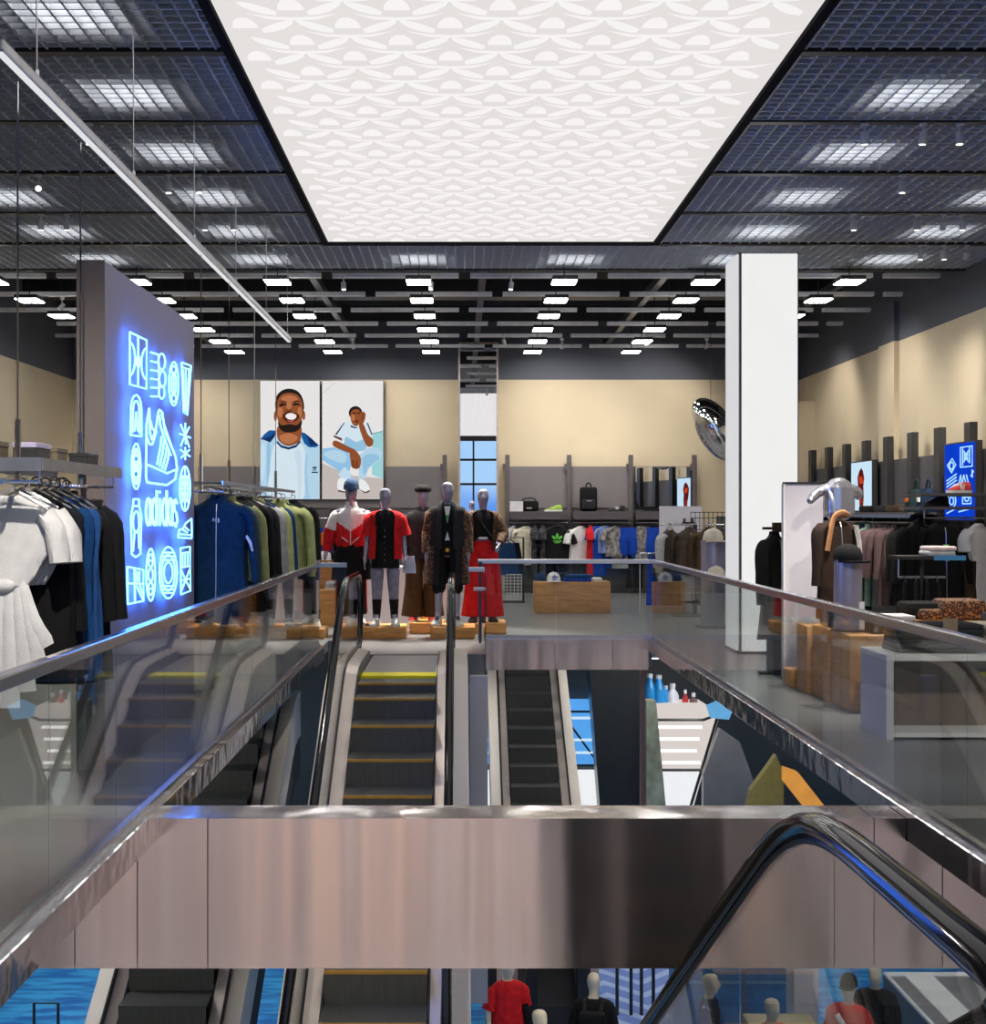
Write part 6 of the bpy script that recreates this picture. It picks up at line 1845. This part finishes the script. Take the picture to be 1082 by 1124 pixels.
mb = MB(); mb.cyl(0, 0, 0, .59, .115, n=28); mb.build('tube', MANNEQUIN, t, smooth=True)
mb = MB(); mb.cyl(0, 0, 0, .02, .14); mb.build('base', BLACK, t)
mb = MB(); mb.box(.06, .10, -.125, -.105, .02, .25); mb.build('label_strip', WHITE, t)
cap('black cap on the lilac display tube', (3.22, 11.35, 1.19), .3, BLK, sc=1.3, group='black caps')
# ---------------------------------------------------------------- what shows of the level below between the floor edges
def flat(name, label, cat, pts, Y, m, depth=.12, group=None, extra=None):
    """a board whose outline was measured at depth Y"""
    a = at(pts[0][0], pts[0][1], Y)
    t = thing(name, label, cat, a, group=group)
    mb = MB(); mb.prism([((at(x, y, Y) - a).x, (at(x, y, Y) - a).z) for x, y in pts], 0, depth, 'y'); mb.build('board', m, t)
    for nm, mm, lines, r in (extra or []):
        mb = MB()
        for l in lines:
            mb.tube([at(x, y, Y) - a + Vector((0, -.012, 0)) for x, y in l], r, 6)
        mb.build(nm, mm, t)
    return t
SKYB = glow('blue_reflection_glow', (.10, .38, .92), .95, .2)
SKYW = glow('white_panel_glow', (.90, .92, .95), .95)
PALE = glow('pale_reflection_line', (.62, .82, 1), .95)
flat('reflected_window', 'glowing blue panel painted as a window reflection behind the dark far escalator', 'painted reflection', [(528, 768), (664, 768), (664, 841), (528, 841)], 28.3, SKYB, extra=[  # mirrored street windows painted as a glowing panel
    ('glazing_line', PALE, [[(530, 788), (662, 788)], [(530, 812), (662, 812)], [(530, 826), (662, 826)]], .03), ('glazing_bar', BLACK, [[(530, 781), (662, 781)], [(530, 840), (662, 840)], [(622, 790), (658, 840)]], .025)])
flat('reflected_window', 'glowing white panel painted as a reflection below the blue one', 'painted reflection', [(528, 846), (664, 846), (664, 930), (528, 930)], 28.3, SKYW)  # white part of the same reflection, painted as a glow
flat('tall_cabinet', 'tall black cabinet beside the dark far escalator under the steel fascia', 'cabinet', [(646, 725), (704, 725), (704, 960), (664, 960)], 24.5, mat('cabinet_black', (.02, .025, .026), .3), depth=.6)
flat('slim_post', 'slim brown metal post beside the tall black cabinet', 'post', [(703, 700), (708, 700), (708, 980), (703, 980)], 22.0, mat('post_brown', (.10, .06, .06), .4))
flat('green_pillar', 'pale green marbled pillar beside the slim brown post', 'pillar', [(709, 770), (720, 770), (732, 900), (709, 900)], 24.0, mat('green_marble', (.30, .33, .24), .35, vary=.5, scale=3), depth=.4)
WL = glow('counter_light', (.88, .83, .79), .90)
t = flat('lit_counter', 'white glowing counter with light lines and black edges under the side floor', 'counter', [(718, 774), (774, 774), (790, 784), (772, 846), (757, 900), (729, 900), (726, 846), (719, 790)], 25.5, glow('counter_white', (.82, .74, .70), .85), depth=.8,
         extra=[('light_line', glow('counter_line', (1, .97, .92), 2.0), [[(722, 798), (770, 798)], [(724, 811), (767, 811)], [(725, 824), (764, 824)], [(727, 837), (768, 837)]], .03),
                ('edge_bar', BLACK, [[(718, 790), (772, 790), (788, 784)], [(726, 845), (770, 845)], [(718, 795), (729, 900)], [(788, 784), (758, 884)]], .028)])
mb = MB()
a0 = t.location
mb.poly([at(x, y, 25.5) - a0 + Vector((0, -.006, 0)) for x, y in ((727, 847), (769, 847), (756, 899), (730, 899))])
mb.build('lit_face', SKYW, t)
BOT = mat('bottle_blue', (.02, .30, .75), .3)
for k, (px, w, h, m_, l) in enumerate(((713, .13, .52, BOT, 'tall blue bottle shape at the post end of the glowing counter'), (723, .13, .50, BOT, 'second blue bottle shape on the glowing counter'), (731, .07, .30, BOT, 'small blue bottle shape on the glowing counter'), (738, .12, .34, mat('bottle_white', (.72, .74, .85), .3), 'white bottle shape on the glowing counter'),
                                      (752, .06, .22, SHOER, 'red bottle shape on the glowing counter'), (761, .08, .16, MAUVE, 'mauve bottle shape on the glowing counter'))):
    p = at(px, 774, 25.9)
    t = thing('bottle', l, 'bottle', p, group='bottles on the glowing counter')
    mb = MB(); mb.loft([(0, w * .95, w * .95), (h * .5, w, w), (h * .7, w * .8, w * .8), (h * .85, w * .45, w * .45), (h, w * .4, w * .4)], 16); mb.build('body', m_, t, smooth=True)
    mb = MB(); mb.cyl(0, 0, h, h + .07, w * .45); mb.build('stopper', WHITE, t)
flat('grey_screen', 'curved grey screen beside the glowing counter', 'screen', [(772, 850), (790, 800), (812, 815), (828, 860), (815, 900), (772, 900)], 24.5, mat('screen_grey', (.16, .16, .17), .35, vary=.15, scale=2), depth=.2)
flat('olive_reflection', 'olive green pointed reflection painted as a board under the side floor', 'board', [(816, 900), (824, 868), (840, 846), (852, 829), (860, 850), (860, 900)], 22.0, mat('olive_reflection', (.20, .17, .045), .6), depth=.2)  # olive reflection painted as a flat board
flat('amber_reflection', 'amber reflection painted as a glowing board under the side floor', 'shelf', [(861, 843), (876, 848), (905, 885), (905, 895), (890, 895), (861, 858)], 21.0, glow('amber_reflection_glow', (.75, .33, .07), .8, .3), depth=.2)  # orange reflection painted as a glowing flat board
flat('blue_banner', 'small blue lit banner beside the glowing counter', 'banner', [(776, 775), (792, 768), (806, 775), (800, 790), (780, 788)], 25.2, glow('banner_blue', (.16, .48, .85), .8, .2))
for k, (x0, x1, l) in enumerate(((533, 545, 'black square pillar of the level below beside the red dress'), (578, 590, 'black square pillar of the level below between the red dress and the backpack'), (634, 648, 'wide black pillar of the level below next to the backpack'))):
    a, b_ = (x0 - CX) * 17.8 / F, (x1 - CX) * 17.8 / F
    mb = MB(); mb.box(a, b_, 17.8, 18.05, ZLOW, -2.95)
    tag(mb.build('square_pillar', BLACK), l, 'pillar', 'black pillars of the level below')
t = thing('garment_stand', 'black tubular stand on the blue chevron floor', 'clothes rack', (2.55, 19.6, ZLOW))
mb = MB(); mb.tube([(-.3, 0, 0), (-.3, 0, 2.1), (-.1, 0, 2.1), (-.1, 0, 0)], .025, 6); mb.build('frame', BLACK, t)
mb = MB(); mb.tube([(.05, 0, -.0), (.05, 0, 2.1), (.22, 0, 2.1), (.22, 0, 0)], .025, 6); mb.build('frame', BLACK, t)
t = thing('garment_stand', 'black tubular stand on the blue floor at the bottom corner under the neon sign side', 'clothes rack', (-5.1, 17.0, ZLOW))
mb = MB(); mb.tube([(-.2, 0, 0), (-.2, 0, 1.1), (.1, 0, 1.1), (.1, 0, 0)], .02, 6); mb.build('frame', BLACK, t)
mb = MB(); mb.box(0, .8, 0, .5, 0, 1.25, .01, 1)
tag(mb.build('display_block', mat('tan_block', (.42, .34, .20), .5), loc=(3.35, 15.75, ZLOW)), 'tan display block behind the small red mannequin on the level below', 'display block')
mb = MB(); mb.box(0, .3, 0, .4, 0, 1.95, .01, 1)
tag(mb.build('display_board', LILAC, loc=(4.05, 16.6, ZLOW)), 'pale upright board on the level below near the framed counter', 'board')
for x, l, m_ in ((2.9, 'bright blue shelf unit behind the bald mannequin on the level below', BOT), (3.9, 'bright blue shelf unit behind the tan block on the level below', BOT)):
    t = thing('shelf_unit', l, 'shelf', (x, 18.6, ZLOW))
    mb = MB(); mb.box(0, .9, 0, .4, 0, 1.5); mb.build('body', mat('shelf_blue', (.02, .22, .52), .4, vary=.3, scale=4), t)
    for z in (.8, 1.1, 1.4):
        mb = MB(); mb.box(-.01, .91, -.03, .0, z, z + .03); mb.build('shelf_edge', mat('shelf_pale', (.25, .5, .75), .4), t)
